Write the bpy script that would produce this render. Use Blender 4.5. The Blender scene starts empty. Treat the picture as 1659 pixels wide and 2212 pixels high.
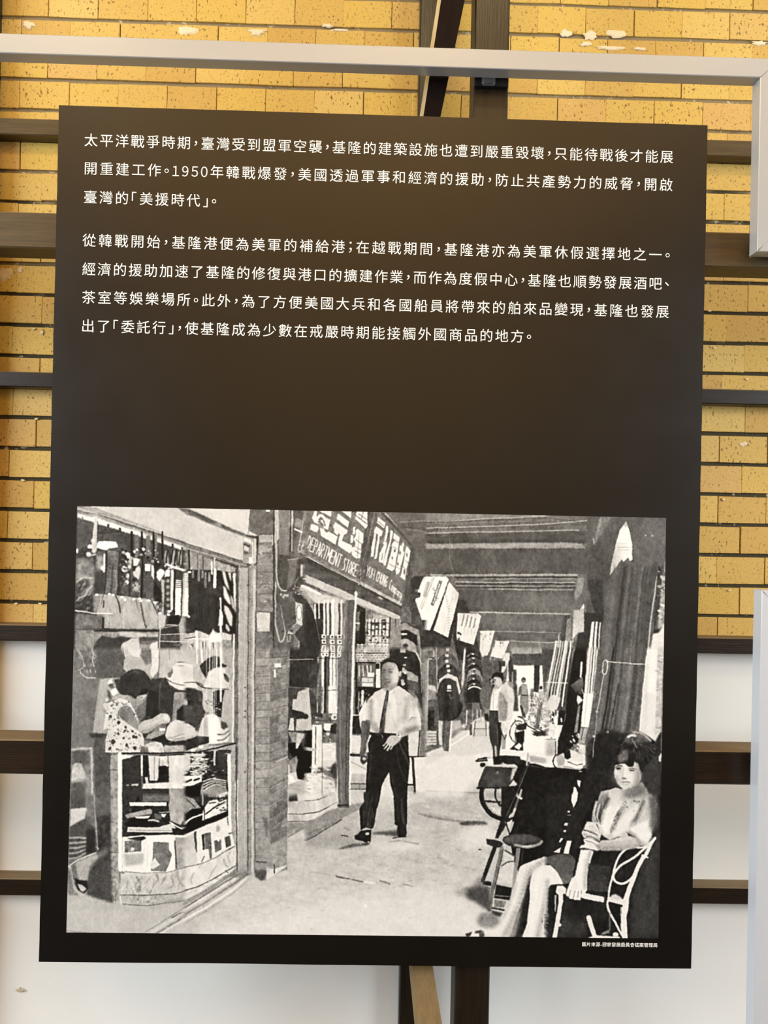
import bpy, math, random
import numpy as np
from mathutils import Vector, Matrix

# ------------------------------------------------------------------ camera, world, lights, exposure
S0 = bpy.context.scene
COL = S0.collection
ZB = 1.50                                             # height of the board's centre above the floor
CAMP = (-0.01395, -1.41838, 0.04369 + ZB)
CAMR = ((0.9995938, -0.0215971, -0.0185940), (-0.0186917, -0.0043308, -0.9998159), (0.0215126, 0.9997574, -0.0047328))
FPX = 1661.0
cam = bpy.data.cameras.new('camera'); camo = bpy.data.objects.new('camera', cam); COL.objects.link(camo)
camo.matrix_world = Matrix.Translation(CAMP) @ Matrix(CAMR).to_4x4()
cam.sensor_fit = 'HORIZONTAL'; cam.sensor_width = 36.0; cam.lens = 36.0*FPX/1659.0; cam.clip_start = .01
S0.camera = camo
vs = S0.view_settings
vs.view_transform = 'Standard'; vs.look = 'None'; vs.exposure = 0.0; vs.gamma = 1.0; vs.use_curve_mapping = False
wd = bpy.data.worlds.new('world'); S0.world = wd; wd.use_nodes = True
wd.node_tree.nodes['Background'].inputs[0].default_value = (.75, .82, 1, 1)
wd.node_tree.nodes['Background'].inputs[1].default_value = .35
def area(name, loc, tgt, sx, sy, power, col):
    l = bpy.data.lights.new(name, 'AREA'); l.shape = 'RECTANGLE'; l.size = sx; l.size_y = sy; l.energy = power; l.color = col
    o = bpy.data.objects.new(name, l); COL.objects.link(o); o.location = loc
    o.rotation_euler = (Vector(tgt)-Vector(loc)).to_track_quat('-Z', 'Y').to_euler()
    return o
# warm track lamps under the ceiling in front of the wall
area('track_lamp_light', (-1.2, -1.1, 3.4), (-.6, .3, 1.3), .6, .2, 6.5, (1, .77, .40))
area('track_lamp_light', (0.1, -1.1, 3.4), (.1, .3, 1.3), .6, .2, 6, (1, .77, .40))
area('track_lamp_light', (1.3, -1.1, 3.4), (.7, .3, 1.3), .6, .2, 3.5, (1, .77, .40))
# added warm fills, unseen: brighten ceiling and far wall for the board's sheen
area('cove_light', (-.3, -3.0, 2.75), (-.3, -3.0, 3.6), 4.0, 1.2, 150, (1, .74, .38))
area('cove_light', (0, -4.4, 3.45), (0, -5.3, 1.9), 4.0, .4, 42, (1, .76, .42))
# cool side fills, unseen: daylight on the right, an added one on the left
area('window_daylight', (3.40, -1.55, 2.15), (0, .1, .5), 2.2, 1.8, 158, (.80, .92, 1))
area('window_daylight', (-3.40, -1.55, 2.15), (0, .1, .5), 2.2, 1.8, 190, (.80, .92, 1))

def at(px, py, Y):
    """point on the plane at depth Y seen at pixel (px, py) of the 1659 x 2212 frame"""
    d = Matrix(CAMR) @ Vector(((px-829.5)/FPX, -(py-1106)/FPX, -1))
    c = Vector(CAMP); t = (Y-c.y)/d.y
    return c + d*t
# ---------------------------------------------------------------- printed picture: a small raster painter
# (grey tones laid down shape by shape into an array, which becomes the flat print on the board)
PW, PH = 2440, 1766
def _hom(src, dst):
    A = []
    for (x, y), (u, v) in zip(src, dst):
        A.append([x, y, 1, 0, 0, 0, -u*x, -u*y, -u]); A.append([0, 0, 0, x, y, 1, -v*x, -v*y, -v])
    return np.linalg.svd(np.array(A, float))[2][-1].reshape(3, 3)
PRINT_Q = [(167.0, 1092.0), (1438.8, 1119.8), (1422.9, 2028.0), (144.3, 2013.0)]
HP = _hom(PRINT_Q, [(0, 0), (PW, 0), (PW, PH), (0, PH)])
CV = np.full((PH, PW), 120.0, np.float32)
OX = OY = 0.0
ZS = 6.381
prng = np.random.RandomState(7)
def T(c, r):
    """pick the detail tile whose local units the next shapes use"""
    global OX, OY
    OX = 140 + 260*c; OY = (1080, 1400, 1715)[r]
def pts(s):
    a = np.array([float(t) for t in s.split()] if isinstance(s, str) else s, float).reshape(-1, 2)
    q = a/ZS + (OX, OY)
    h = np.c_[q, np.ones(len(q))] @ HP.T
    return h[:, :2]/h[:, 2:3]
US = PW/1275.0/ZS      # one tile unit in canvas pixels
def _box(p, pad):
    x0 = max(int(p[:, 0].min()-pad), 0); x1 = min(int(p[:, 0].max()+pad)+2, PW)
    y0 = max(int(p[:, 1].min()-pad), 0); y1 = min(int(p[:, 1].max()+pad)+2, PH)
    return x0, x1, y0, y1
def _blur(m, r):
    r = int(round(r))
    if r < 1: return m
    for _ in range(2):
        for ax in (0, 1):
            n = m.shape[ax]
            k = min(r, max(n//2-1, 0))
            if k < 1: continue
            pad = [(0, 0), (0, 0)]; pad[ax] = (k+1, k)
            c = np.cumsum(np.pad(m, pad, mode='edge'), axis=ax, dtype=np.float64)
            m = ((c[2*k+1:] - c[:-2*k-1]) if ax == 0 else (c[:, 2*k+1:] - c[:, :-2*k-1]))/(2*k+1)
    return m.astype(np.float32)
def _mask(p, x0, x1, y0, y1):
    m = np.zeros((y1-y0, x1-x0), bool)
    X = np.arange(x0, x1)+.5
    n = len(p)
    for i in range(n):
        (ax, ay), (bx, by) = p[i], p[(i+1) % n]
        if ay == by: continue
        lo, hi = (ay, by) if ay < by else (by, ay)
        r0 = max(int(np.ceil(lo-.5)), y0); r1 = min(int(np.ceil(hi-.5)), y1)
        if r1 <= r0: continue
        yy = np.arange(r0, r1)+.5
        xi = ax + (yy-ay)*(bx-ax)/(by-ay)
        m[r0-y0:r1-y0] ^= X[None, :] < xi[:, None]
    return m.astype(np.float32)
def _smooth(p, k=5):
    n = len(p); out = []
    for i in range(n):
        a, b, c, d = p[i-1], p[i], p[(i+1) % n], p[(i+2) % n]
        for t in np.arange(k)/k:
            out.append(.5*((2*b)+(-a+c)*t+(2*a-5*b+4*c-d)*t*t+(-a+3*b-3*c+d)*t**3))
    return np.array(out)
def _noise(h, w, sx, sy):
    gw, gh = int(w/sx)+3, int(h/sy)+3
    g = prng.rand(gh, gw).astype(np.float32)
    y = np.arange(h)/sy; x = np.arange(w)/sx
    yi = y.astype(int); xi = x.astype(int); fy = (y-yi)[:, None]; fx = (x-xi)[None, :]
    fy = fy*fy*(3-2*fy); fx = fx*fx*(3-2*fx)
    a = g[yi][:, xi]; b = g[yi][:, xi+1]; c = g[yi+1][:, xi]; d = g[yi+1][:, xi+1]
    return ((a*(1-fx)+b*fx)*(1-fy)+(c*(1-fx)+d*fx)*fy)*2-1
def P(v, s, b=0, a=1.0, n=0, sx=6, sy=6, cv=0, g=None):
    """filled shape: tone v, soft edge b, strength a, mottling n; g = (tone at bottom) or (axis, tone) ramp; cv = rounded outline"""
    p = pts(s)
    if cv: p = _smooth(p)
    bb = b*US
    x0, x1, y0, y1 = _box(p, bb*2.5+1)
    if x1 <= x0 or y1 <= y0: return
    m = _mask(p, x0, x1, y0, y1)
    m = _blur(m, bb) if bb >= 1 else m
    tone = v
    if g is not None:
        ax, v2 = g if isinstance(g, tuple) else ('y', g)
        if ax == 'y': t = (np.arange(y0, y1)-p[:, 1].min())/max(np.ptp(p[:, 1]), 1); t = np.clip(t, 0, 1)[:, None]
        else: t = (np.arange(x0, x1)-p[:, 0].min())/max(np.ptp(p[:, 0]), 1); t = np.clip(t, 0, 1)[None, :]
        tone = v + (v2-v)*t
    if n:
        tone = tone + n*(.65*_noise(y1-y0, x1-x0, sx*2.2, sy*2.2)+.5*_noise(y1-y0, x1-x0, sx*.9, sy*.9))
    m = m*a
    CV[y0:y1, x0:x1] = CV[y0:y1, x0:x1]*(1-m)+tone*m
def L(v, w, s, a=1.0, b=0, w2=None, cv=0):
    """stroke of width w (tapering to w2)"""
    p = pts(s)
    if cv and len(p) > 2:
        q = []
        n = len(p)
        for i in range(n-1):
            A, B, C, D = p[max(i-1, 0)], p[i], p[i+1], p[min(i+2, n-1)]
            for t in np.arange(6)/6:
                q.append(.5*((2*B)+(-A+C)*t+(2*A-5*B+4*C-D)*t*t+(-A+3*B-3*C+D)*t**3))
        q.append(p[-1]); p = np.array(q)
    w2 = w if w2 is None else w2
    r0 = w*US/2; r1 = w2*US/2; bb = b*US
    N = len(p)-1
    for i in range(N):
        x0, x1, y0, y1 = _box(p[i:i+2], max(r0, r1)+bb+2)
        if x1 <= x0 or y1 <= y0: continue
        X = (np.arange(x0, x1)+.5)[None, :]; Y = (np.arange(y0, y1)+.5)[:, None]
        (ax, ay), (bx, by) = p[i], p[i+1]
        d2 = max((bx-ax)**2+(by-ay)**2, 1e-6)
        t = np.clip(((X-ax)*(bx-ax)+(Y-ay)*(by-ay))/d2, 0, 1)
        d = np.hypot(X-ax-t*(bx-ax), Y-ay-t*(by-ay))
        r = r0+(r1-r0)*(i+t)/N
        m = np.clip((r-d)/(1+bb)+.5, 0, 1).astype(np.float32)*a
        if N > 1 and a < 1: m = m*np.where(t >= 1, 0 if i < N-1 else 1, 1)
        CV[y0:y1, x0:x1] = CV[y0:y1, x0:x1]*(1-m)+v*m
def E(v, cx, cy, rx, ry=None, rot=0, b=0, a=1.0, n=0, sx=4, sy=4, g=None):
    ry = rx if ry is None else ry
    th = np.linspace(0, 2*np.pi, 29)[:-1]; c, s = np.cos(np.radians(rot)), np.sin(np.radians(rot))
    x = rx*np.cos(th); y = ry*np.sin(th)
    P(v, np.c_[cx+x*c-y*s, cy+x*s+y*c].ravel(), b=b, a=a, n=n, sx=sx, sy=sy, g=g)
def ring(v, w, cx, cy, rx, ry, a0=0, a1=360, rot=0):
    th = np.radians(np.linspace(a0, a1, 40)); c, s = np.cos(np.radians(rot)), np.sin(np.radians(rot))
    x = rx*np.cos(th); y = ry*np.sin(th)
    L(v, w, np.c_[cx+x*c-y*s, cy+x*s+y*c].ravel())
def S(n, box, r, v, kind='e', ang=0, a=.9, el=1.0):
    """scatter n small marks in a box: tones v=(lo,hi), radii r=(lo,hi); e = dabs, l = dashes at angle"""
    x0, y0, x1, y1 = box
    for _ in range(n):
        x = prng.uniform(x0, x1); y = prng.uniform(y0, y1); q = prng.uniform(*r); t = prng.uniform(*v)
        if kind == 'e': E(t, x, y, q, q*el, ang+prng.uniform(-15, 15), a=a, b=2)
        else:
            an = np.radians(ang+prng.uniform(-12, 12)); dx, dy = q*np.cos(an), q*np.sin(an)
            L(t, prng.uniform(5, 12)*el, [x-dx, y-dy, x+dx, y+dy], a=a)
def B(v, x0, y0, x1, y1, **k): P(v, [x0, y0, x1, y0, x1, y1, x0, y1], **k)
def paint_picture():
    # --- ceiling of the arcade, floor, far distance
    T(3, 0)
    P(112, "-1400 0 3400 0 3400 2042 -1400 2042", n=9, sx=30, sy=12)
    P(112, "0 180 3400 260 3400 480 0 470", n=14, sx=60, sy=6)
    P(140, "0 180 1659 215 1659 240 1100 262 650 275 0 290", n=10)
    L(182, 14, "0 298 300 296 700 268 1659 222", b=6); L(192, 14, "0 388 900 365 1659 335 2250 290", b=6)
    L(150, 20, "0 330 1659 290", a=.4, b=14); L(178, 16, "0 455 850 445 1659 432 2100 420", b=8)
    L(72, 14, "0 312 700 285 1659 250 2300 330", a=.5, b=6); L(80, 12, "200 402 1659 352 2300 345", a=.6, b=6)
    P(90, "0 468 1659 440 2250 430 2250 600 1659 590 0 600", n=10, sx=40, sy=6); L(70, 50, "0 580 1659 562 2200 560", a=.5, b=30)
    P(165, "0 605 1000 598 1659 592 2150 600 2200 668 1659 668 0 668", b=6, n=10, sx=30, sy=6)
    P(92, "0 675 2350 672 2350 1020 0 1025", n=10, sx=14, sy=20, b=3)
    L(150, 12, "325 560 330 800 400 1040 435 1130", a=.7, b=4, cv=1); S(14, (90, 300, 340, 500), (4, 12), (60, 190))
    B(170, 60, 1022, 2090, 1052, b=4); B(70, 400, 1056, 2090, 1078, b=3); L(180, 8, "800 1085 2080 1088", b=3)
    L(190, 12, "400 1130 1659 1142 2060 1142", b=3); B(66, 420, 1150, 2060, 1168); L(160, 10, "420 1180 1659 1195 2060 1190", b=3)
    B(66, 420, 1204, 2060, 1216); L(172, 14, "860 1228 1659 1240 2030 1240", b=4); L(78, 20, "560 1060 1659 1068", a=.7, b=6)
    P(98, "420 1235 2050 1255 2050 1540 430 1540", n=11, sx=10, sy=22, b=3); P(125, "1100 1300 2000 1290 2000 1500 1150 1520", b=60, a=.5)
    B(82, 420, 1505, 740, 1545, b=12, a=.7)
    L(205, 16, "440 1535 740 1548 1659 1565 1985 1570", b=4); P(106, "760 1575 2000 1590 1950 1815 750 1800", n=14, sx=16, sy=10, b=3)
    L(165, 14, "740 1805 1659 1822 1870 1830", b=4); P(100, "960 1820 1860 1840 1860 1935 900 1925", n=12, sx=30, sy=6)
    L(180, 12, "960 1940 1659 1962 1840 1968", b=3); P(120, "1150 1950 1860 1975 1860 2060 1100 2060", n=12, sx=20, sy=6)
    # --- floor
    T(2, 1); P(222, "-800 1700 1000 1380 2000 1100 3400 1000 3400 4100 -2500 4100 -2500 3100", n=5, sx=40, sy=14)
    T(0, 2); P(178, "0 1300 1659 1100 2600 900 3318 560 3318 2042 0 2042", b=60, n=8, sx=40, sy=16, g=200)
    T(2, 2); P(186, "-400 420 700 200 1659 0 3200 -100 3318 1300 1659 2042 -1659 2042", b=80, n=13, sx=22, sy=9, g=216)
    P(232, "0 1500 1659 1300 2500 1500 2500 2042 -1700 2042", b=120, a=.75, n=5, sx=20, sy=8)
    P(160, "-300 560 400 500 900 640 700 760 -200 720", b=60, a=.7, n=8); P(226, "900 700 1500 640 1659 760 1100 800", b=40, a=.8)
    L(140, 8, "80 1075 430 1130", a=.6, b=4); L(92, 26, "430 1135 600 1165 800 1210", b=10, w2=14); L(120, 18, "1030 1190 1160 1235", b=8)
    L(130, 12, "1350 1245 1480 1275", b=6); L(232, 34, "820 1208 960 1225", b=12); E(245, 832, 1542, 26, b=8)
    L(150, 22, "1180 650 1320 640 1560 690", a=.7, b=14); S(70, (-1300, 1300, 1600, 1980), (14, 40), (180, 238), ang=0, el=.5, a=.35)
    S(160, (0, 780, 2000, 1300), (10, 34), (150, 225), ang=-8, el=.45, a=.35); S(90, (1659, 100, 2500, 1100), (12, 50), (150, 230), ang=10, el=.4, a=.4)
    L(110, 26, "1560 270 1900 350 2500 410", a=.6, b=16); P(80, "2120 400 2220 370 2480 380 2520 425 2150 430", b=10); P(110, "1700 260 1900 300 2100 360 1700 330", b=20, a=.4)
    P(236, "2150 500 2600 420 2660 700 2200 800", b=60, a=.7); E(70, 2410, 762, 20, 8, b=3)
    L(95, 12, "1659 -42 2400 -20", b=4)
    T(3, 1); P(232, "0 1500 380 1250 640 1180 920 1280 960 1500 700 1560 750 1720 500 2042 -300 2042", b=30, a=.8, n=4)
    # --- distance: bright street end
    P(245, "1200 200 1659 200 1900 600 1900 1700 1050 1500 900 1000", b=12); P(250, "1260 240 1500 240 1500 560 1240 560", b=3)
    P(60, "1500 60 1580 60 1560 620 1490 600", b=4); P(250, "1575 270 1640 240 1700 250 1700 620 1570 640", b=4)
    P(85, "1200 80 1659 85 1659 240 1200 235", b=8, n=16); P(160, "1150 0 1659 0 1659 75 1200 78", b=4, n=20, sx=20, sy=5); L(90, 8, "1470 20 1470 70")
    S(150, (1430, 640, 1680, 1060), (8, 34), (60, 235), kind='l', ang=70, el=1.0); S(60, (1430, 640, 1680, 1060), (8, 30), (60, 235), kind='l', ang=5, el=1.0); S(50, (1380, 560, 1640, 1000), (6, 20), (70, 200), ang=70, el=.4)
    P(120, "1540 850 1620 700 1560 1100 1500 1120", b=6, n=30)
    # man far away
    P(105, "1290 540 1340 495 1400 500 1415 640 1420 720 1300 720 1310 640 1270 660", b=4, n=20); E(70, 1350, 440, 32, 36, b=4); E(150, 1352, 460, 20, 26, b=4)
    P(170, "1330 510 1400 510 1400 640 1330 640", b=5); L(50, 12, "1325 645 1410 650"); P(150, "1305 655 1415 655 1425 860 1375 940 1360 830 1320 860 1300 740", b=5, n=16)
    P(70, "1300 780 1330 940 1380 960 1370 900 1340 820", b=4); E(60, 1590, 548, 22, 26, b=4); P(190, "1560 590 1630 590 1620 700 1560 700", b=6); P(70, "1450 560 1490 560 1490 700 1450 700", b=8, a=.7)
    P(75, "1200 500 1260 500 1280 870 1210 870", b=6, n=16); E(150, 1165, 480, 28, 34, b=5); P(130, "1120 460 1190 440 1230 640 1160 620", b=6, a=.7)
    P(70, "1140 110 1200 120 1220 460 1150 460", b=5, n=25, sx=4, sy=6); B(220, 1190, 330, 1222, 460); B(90, 1198, 345, 1212, 440)
    P(80, "1200 300 1250 290 1250 520 1200 500", b=4, n=20)
    # hanging signs in the passage (white boxes)
    T(3, 0)
    P(60, "400 1350 560 1400 700 1900 800 2300 440 2200 380 1900", b=8, n=16)
    P(60, "-170 1340 0 1060 430 1560 330 2042 -100 2042 -170 1800", b=4, n=14)
    P(245, "-70 1060 280 1052 318 1100 60 1800 -165 1740 -140 1380", b=2, n=5); P(238, "315 1118 460 1290 310 1895 108 1800", b=2, n=8, sx=5, sy=14)
    L(70, 12, "312 1120 100 1800"); L(150, 10, "120 1070 -60 1500", a=.8); L(165, 8, "100 1065 -80 1480", a=.7)
    P(120, "188 1100 228 1118 105 1465 65 1440"); P(238, "185 1150 200 1156 108 1420 92 1414"); S(20, (100, 1180, 200, 1400), (5, 10), (100, 160))
    P(120, "25 1130 60 1130 0 1350 -40 1330", a=.6)
    for k in range(16): L(150, 9, [300+k*4-abs(k-8)*4, 1230+k*38, 290+k*2-abs(k-8)*3, 1262+k*36], a=.7); L(165, 7, [380-k*9, 1270+k*38, 372-k*9, 1300+k*36], a=.6)
    P(235, "435 1560 730 1562 770 1600 660 1995 430 1930", b=2, n=6)
    for k in range(4): L(110, 16, [530+k*62-k*8, 1570+k*22, 500+k*54, 1730+k*10], a=.8); L(160, 8, [545+k*50, 1740, 530+k*48, 1850], a=.5)
    S(10, (440, 1800, 490, 1990), (8, 16), (50, 110)); P(232, "750 1800 958 1802 880 2100 750 2080", b=3, n=18); S(14, (760, 1830, 900, 2042), (6, 20), (140, 200), ang=60, el=.5)
    P(238, "965 1945 1160 1945 1090 2120 930 2100", b=3, n=14); S(8, (1000, 1960, 1100, 2042), (5, 14), (120, 180))
    T(3, 1); P(232, "740 0 890 0 850 130 780 110", b=3, n=14); P(235, "930 0 1110 0 1060 150 900 110", b=3, n=10); P(225, "1080 70 1160 70 1160 150 1080 330 1040 330", b=4, n=14); B(80, 1030, 180, 1095, 250, b=3)
    L(200, 20, "900 130 900 330 900 900", a=.8, b=4); P(95, "810 100 880 100 870 600 800 620", b=5, n=16); P(150, "780 300 810 330 800 560 780 560", b=4)
    L(210, 14, "955 150 960 330", b=3); L(230, 12, "1130 130 1130 450", b=4); P(60, "1000 180 1040 180 1040 330 1010 330", b=4)
    P(100, "1060 400 1110 400 1110 470 1060 480", b=5)
    # --- shops along the left: jackets and posts
    P(95, "0 160 1000 160 1000 700 800 950 600 1150 400 1290 0 1450", b=6, n=22)
    P(225, "820 880 880 900 900 1300 640 1240", b=16, a=.8); P(218, "340 1120 640 1000 900 900 1000 1400 500 1500 350 1450 0 1620 0 1480 340 1330", b=10, n=6)
    L(238, 20, "350 1340 620 1170", b=8); P(140, "360 1100 500 1080 540 1120 350 1250", b=10); P(120, "500 1130 620 1050 620 1130", b=8)
    P(190, "340 1010 480 990 490 1080 350 1180", b=8, n=12); P(110, "550 850 760 850 700 900 620 1050 545 1130", b=6, n=18)
    L(225, 16, "570 860 560 1060", b=3); L(170, 12, "650 850 650 1000"); L(210, 14, "710 850 712 1000"); L(190, 14, "760 850 762 1000")
    P(200, "680 1000 845 1000 838 1215 655 1210", b=2, n=12); P(215, "700 1030 815 1030 810 1100 690 1105"); L(70, 10, "665 1110 840 1112", a=.7); L(80, 12, "690 1005 660 1215"); L(90, 9, "830 1005 836 1210"); B(80, 605, 1040, 640, 1200, b=4)
    P(70, "540 540 760 560 790 600 780 840 560 845 530 700", b=4, n=10); P(115, "640 570 745 560 750 845 640 845", b=2, n=6)
    for k, (x, y, v) in enumerate([(655, 60, 60), (665, 120, 80), (668, 195, 62), (672, 270, 150), (670, 330, 95), (672, 400, 52), (680, 470, 48)]):
        P(v, [x-105, y+150, x-85, y+60, x, y, x+80, y+45, x+115, y+150, x+110, y+280, x-110, y+280], b=3, n=12); L(190, 12, [x-80, y+52, x-25, y+12], b=3, a=.8); L(120, 8, [x+15, y+10, x+85, y+55], b=3, a=.8); B(225, x-22, y+10, x+10, y+32, b=2); E(50, x, y+44, 18, 9, b=2)
    L(225, 20, "595 560 640 532 700 530 770 560", b=4, cv=1); L(60, 6, "620 575 740 570"); L(235, 26, "545 20 510 500", b=8); P(210, "510 300 545 300 530 500 500 560", b=6)
    # big jackets
    for k, (x, y, v) in enumerate([(300, -10, 125), (295, 70, 88), (295, 150, 105), (308, 215, 60), (318, 280, 72)]):
        P(v, [x-150, y+260, x-135, y+100, x-60, y+15, x, y, x+70, y+10, x+140, y+100, x+165, y+290], b=3, n=18, sx=4, sy=10); B(225, x-22, y+12, x+22, y+50, b=3); E(110, x, y+75, 22, 12, b=2, a=.7)
    P(218, "150 600 190 430 310 345 440 400 490 600 465 640 420 480 320 410 210 460 165 620", b=3, n=10)
    P(66, "160 600 190 480 250 420 330 410 420 460 465 640 470 760 510 830 450 960 345 1005 190 1000 175 800", b=4, n=16, sx=5, sy=16)
    P(40, "260 560 330 600 330 980 240 980", b=20, a=.7); B(235, 295, 510, 350, 565, b=3); L(240, 16, "300 588 350 588"); L(160, 8, "330 640 350 700 380 680", a=.7); P(45, "460 720 510 780 500 860 440 960", b=5)
    P(105, "278 1010 345 1010 325 1420 245 1415", b=3, n=12, sx=4, sy=20); P(215, "180 1000 235 1010 225 1340 180 1330", b=4, n=10); L(80, 14, "262 1010 240 1380", b=3); L(240, 22, "358 1010 335 1415", b=4)
    P(200, "20 1140 155 1140 145 1330 10 1340", b=3, n=12); 
    for y in (1180, 1220, 1260, 1300): L(95, 8, [15, y, 150, y])
    P(50, "30 850 120 850 120 1130 20 1130", b=6, n=20); P(160, "30 560 140 560 140 700 30 710", b=8, n=30, sx=6, sy=6); P(215, "30 500 130 510 150 600 30 560", b=6)
    P(120, "0 0 140 0 150 150 0 180", b=3, n=20); ring(215, 12, 60, 80, 62, 72); S(14, (10, 20, 110, 150), (6, 16), (50, 130)); L(238, 16, "38 170 10 1400", b=3); P(130, "-40 170 28 180 0 1440 -80 1440", b=3, n=10, sx=4, sy=20)
    L(225, 10, "150 0 165 560", b=3, a=.8)
    # hanging jackets just right of the walking man's head (tile 2)
    T(2, 0); P(70, "1160 1700 1659 1650 1659 2042 1130 2042", b=3, n=20); P(150, "1160 1860 1250 1780 1340 1700 1380 1690 1450 1740 1570 1790 1600 2042 1550 2042 1540 1860 1400 1820 1280 1800 1180 1900", b=3, n=18)
    P(50, "1165 1900 1290 1810 1400 1790 1530 1860 1560 2000 1450 1960 1380 1900 1290 1960 1160 2010", b=3); B(235, 1325, 1838, 1405, 1862, b=2); P(175, "1180 2042 1230 1970 1330 1920 1400 1910 1500 1960 1560 2042", b=3, n=16); E(70, 1385, 2000, 40, 26, b=4)
    P(85, "1310 1150 1500 1100 1490 1300 1620 1700 1480 1740 1400 1700 1300 1640 1300 1500", b=5, n=22); P(120, "1330 1540 1450 1540 1470 1690 1340 1680", b=8, n=25)
    T(2, 1); P(55, "1150 0 1540 0 1570 120 1620 500 1600 800 1290 800 1150 200", b=3, n=16, sx=5, sy=10); P(200, "1390 0 1530 10 1600 180 1590 220 1520 60 1400 20", b=3, n=14)
    P(52, "1165 60 1260 20 1400 20 1520 60 1580 200 1600 330 1400 330 1200 180", b=4, n=10); B(205, 1310, 10, 1390, 60, b=4); B(230, 1365, 118, 1405, 138, b=2); B(180, 1345, 220, 1390, 245, b=2)
    P(165, "1400 310 1480 330 1560 390 1555 470 1410 430", b=3, n=16); P(85, "1400 430 1560 470 1580 640 1420 560", b=4, n=16); S(8, (1330, 280, 1390, 500), (14, 28), (150, 230)); P(130, "1400 560 1500 590 1560 700 1590 860 1500 700", b=5, n=20)
    P(140, "1625 0 1659 0 1659 1480 1600 1480", b=3, n=12, sx=4, sy=20); P(70, "1560 640 1620 560 1620 900 1590 980 1550 850", b=4, n=20); L(225, 12, "1590 20 1605 600", a=.6, b=3); B(120, 1600, 180, 1659, 205, b=2)
    # --- middle shop windows
    T(2, 0); P(150, "-100 1130 700 1360 1310 1600 1330 2042 -100 2042", n=20)
    P(200, "-80 1180 230 1290 545 1360 545 1420 150 1420 100 1380", b=4, n=20, sx=16, sy=10); P(55, "-70 1370 20 1360 100 1520 200 1850 225 2042 -80 2042", b=3, n=6)
    P(120, "100 1420 555 1420 500 2042 215 2042", n=10); P(60, "110 1430 250 1430 240 2042 220 2042 190 1860", b=3)
    for x, w, v in [(135, 26, 235), (190, 20, 225), (262, 24, 240), (310, 34, 225), (380, 44, 242), (430, 50, 215), (500, 26, 225)]: L(v, w, [x, 1380 if x > 150 else 1440, x, 1850 if x > 200 else 1620], b=3)
    for x in (285, 345, 470): L(70, 14, [x, 1420, x, 1850], b=3)
    for y in (1850, 1920, 2000):
        for x in (225, 340, 440):
            B(235, x, y, x+62, y+62 if y > 1900 else y+55); E(60, x+35, y+32, 14, b=2)
    P(205, "-100 1000 0 1010 700 1330 1310 1600 1310 1640 1200 1620 700 1420 0 1130 -100 1090", b=3, n=14, sx=30, sy=5)
    P(88, "-100 810 0 790 700 1130 1310 1440 1310 1600 700 1320 0 1020 -100 980", n=12, sx=30, sy=8); P(70, "0 800 720 1140 1300 1440 1300 1480 700 1180 0 860", a=.7, b=4)
    P(242, "0 1180 215 1280 205 1308 0 1225", b=3); L(60, 12, "0 1160 280 1265", b=2); E(205, 1040, 1355, 40, 14, 20, b=8)
    P(100, "560 1370 680 1370 640 2042 545 2042", b=2, n=10, sx=4, sy=40); L(160, 10, "570 1380 560 2042", a=.6); L(240, 26, "695 1275 665 2042", b=2); E(240, 697, 1290, 22, 30, b=6)
    P(52, "710 1440 830 1500 820 2042 690 2042", b=2, n=14); P(185, "930 1560 1160 1620 1150 2042 830 2042 840 1640", b=3, n=14); P(120, "840 1480 930 1520 940 1650 840 1640", b=3, n=40, sx=4, sy=10)
    P(40, "770 1530 820 1560 825 1900 740 2020 760 1700", b=4, n=8); P(130, "710 1540 750 1540 750 1800 705 1800", b=5, n=20, sx=4, sy=20); L(225, 18, "690 1690 745 1692")
    for x in (860, 910, 960, 1010, 1060, 1110): L(50, 12, [x, 1640+prng.uniform(0, 40), x-6, 1850], b=2); L(240, 22, [x+26, 1640, x+20, 2042], b=3, a=.8)
    for y in (1690, 1780, 1870, 1960, 2010): L(60, 7, [830, y, 1160, y+8])
    S(26, (830, 1640, 1150, 2030), (8, 22), (30, 90), el=.8); P(60, "940 1680 1010 1680 1005 1730 945 1725"); B(60, 1070, 1680, 1105, 1730)
    P(150, "1175 1620 1300 1640 1290 1800 1180 1810", b=3, n=12); L(70, 10, "1240 1640 1240 1740"); L(60, 14, "1170 1620 1160 1900", b=2); L(215, 10, "1310 1640 1310 1720")
    # --- big shop sign
    P(118, "-20 140 1030 175 1450 640 1470 700 1340 1480 700 1160 -20 760", n=6, sx=6, sy=30)
    P(84, "1030 175 1110 180 1500 600 1470 660", b=4); L(185, 26, "1100 190 1300 390 1490 590", b=8); P(104, "1110 180 1659 185 1659 1030 1490 1040 1470 620", n=12, sx=16, sy=12)
    L(160, 14, "1290 310 1659 290", a=.7, b=6); L(150, 14, "1370 400 1659 440", b=10, a=.6); L(72, 22, "1330 380 1659 400", b=12, a=.5); L(80, 16, "1480 640 1659 650", b=8, a=.6)
    P(95, "860 165 1010 175 800 1200 700 1150", b=3, n=20, sx=3, sy=30); L(175, 8, "950 180 790 880", b=2, a=.7); L(165, 5, "930 260 800 980", a=.6)
    P(88, "1450 640 1500 660 1450 1500 1330 1480 1400 1100", b=4, n=16, sx=4, sy=24); L(140, 8, "1470 860 1400 1300", a=.6); L(190, 8, "1500 1040 1450 1640", a=.5); P(110, "1330 1460 1450 1480 1450 1700 1310 1640", b=6, n=20)
    P(60, "1500 1050 1640 1050 1560 1230 1510 1220 1470 1500 1460 1100", b=4); P(75, "1450 1240 1590 1280 1580 1340 1510 1360 1500 1620 1440 1500", b=3, n=20)
    L(175, 10, "0 740 350 935 700 1110", b=3); L(235, 12, "0 765 330 950 690 1125 760 1160 1320 1450", b=4); L(60, 14, "0 790 700 1145 1320 1480", b=4)
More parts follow.
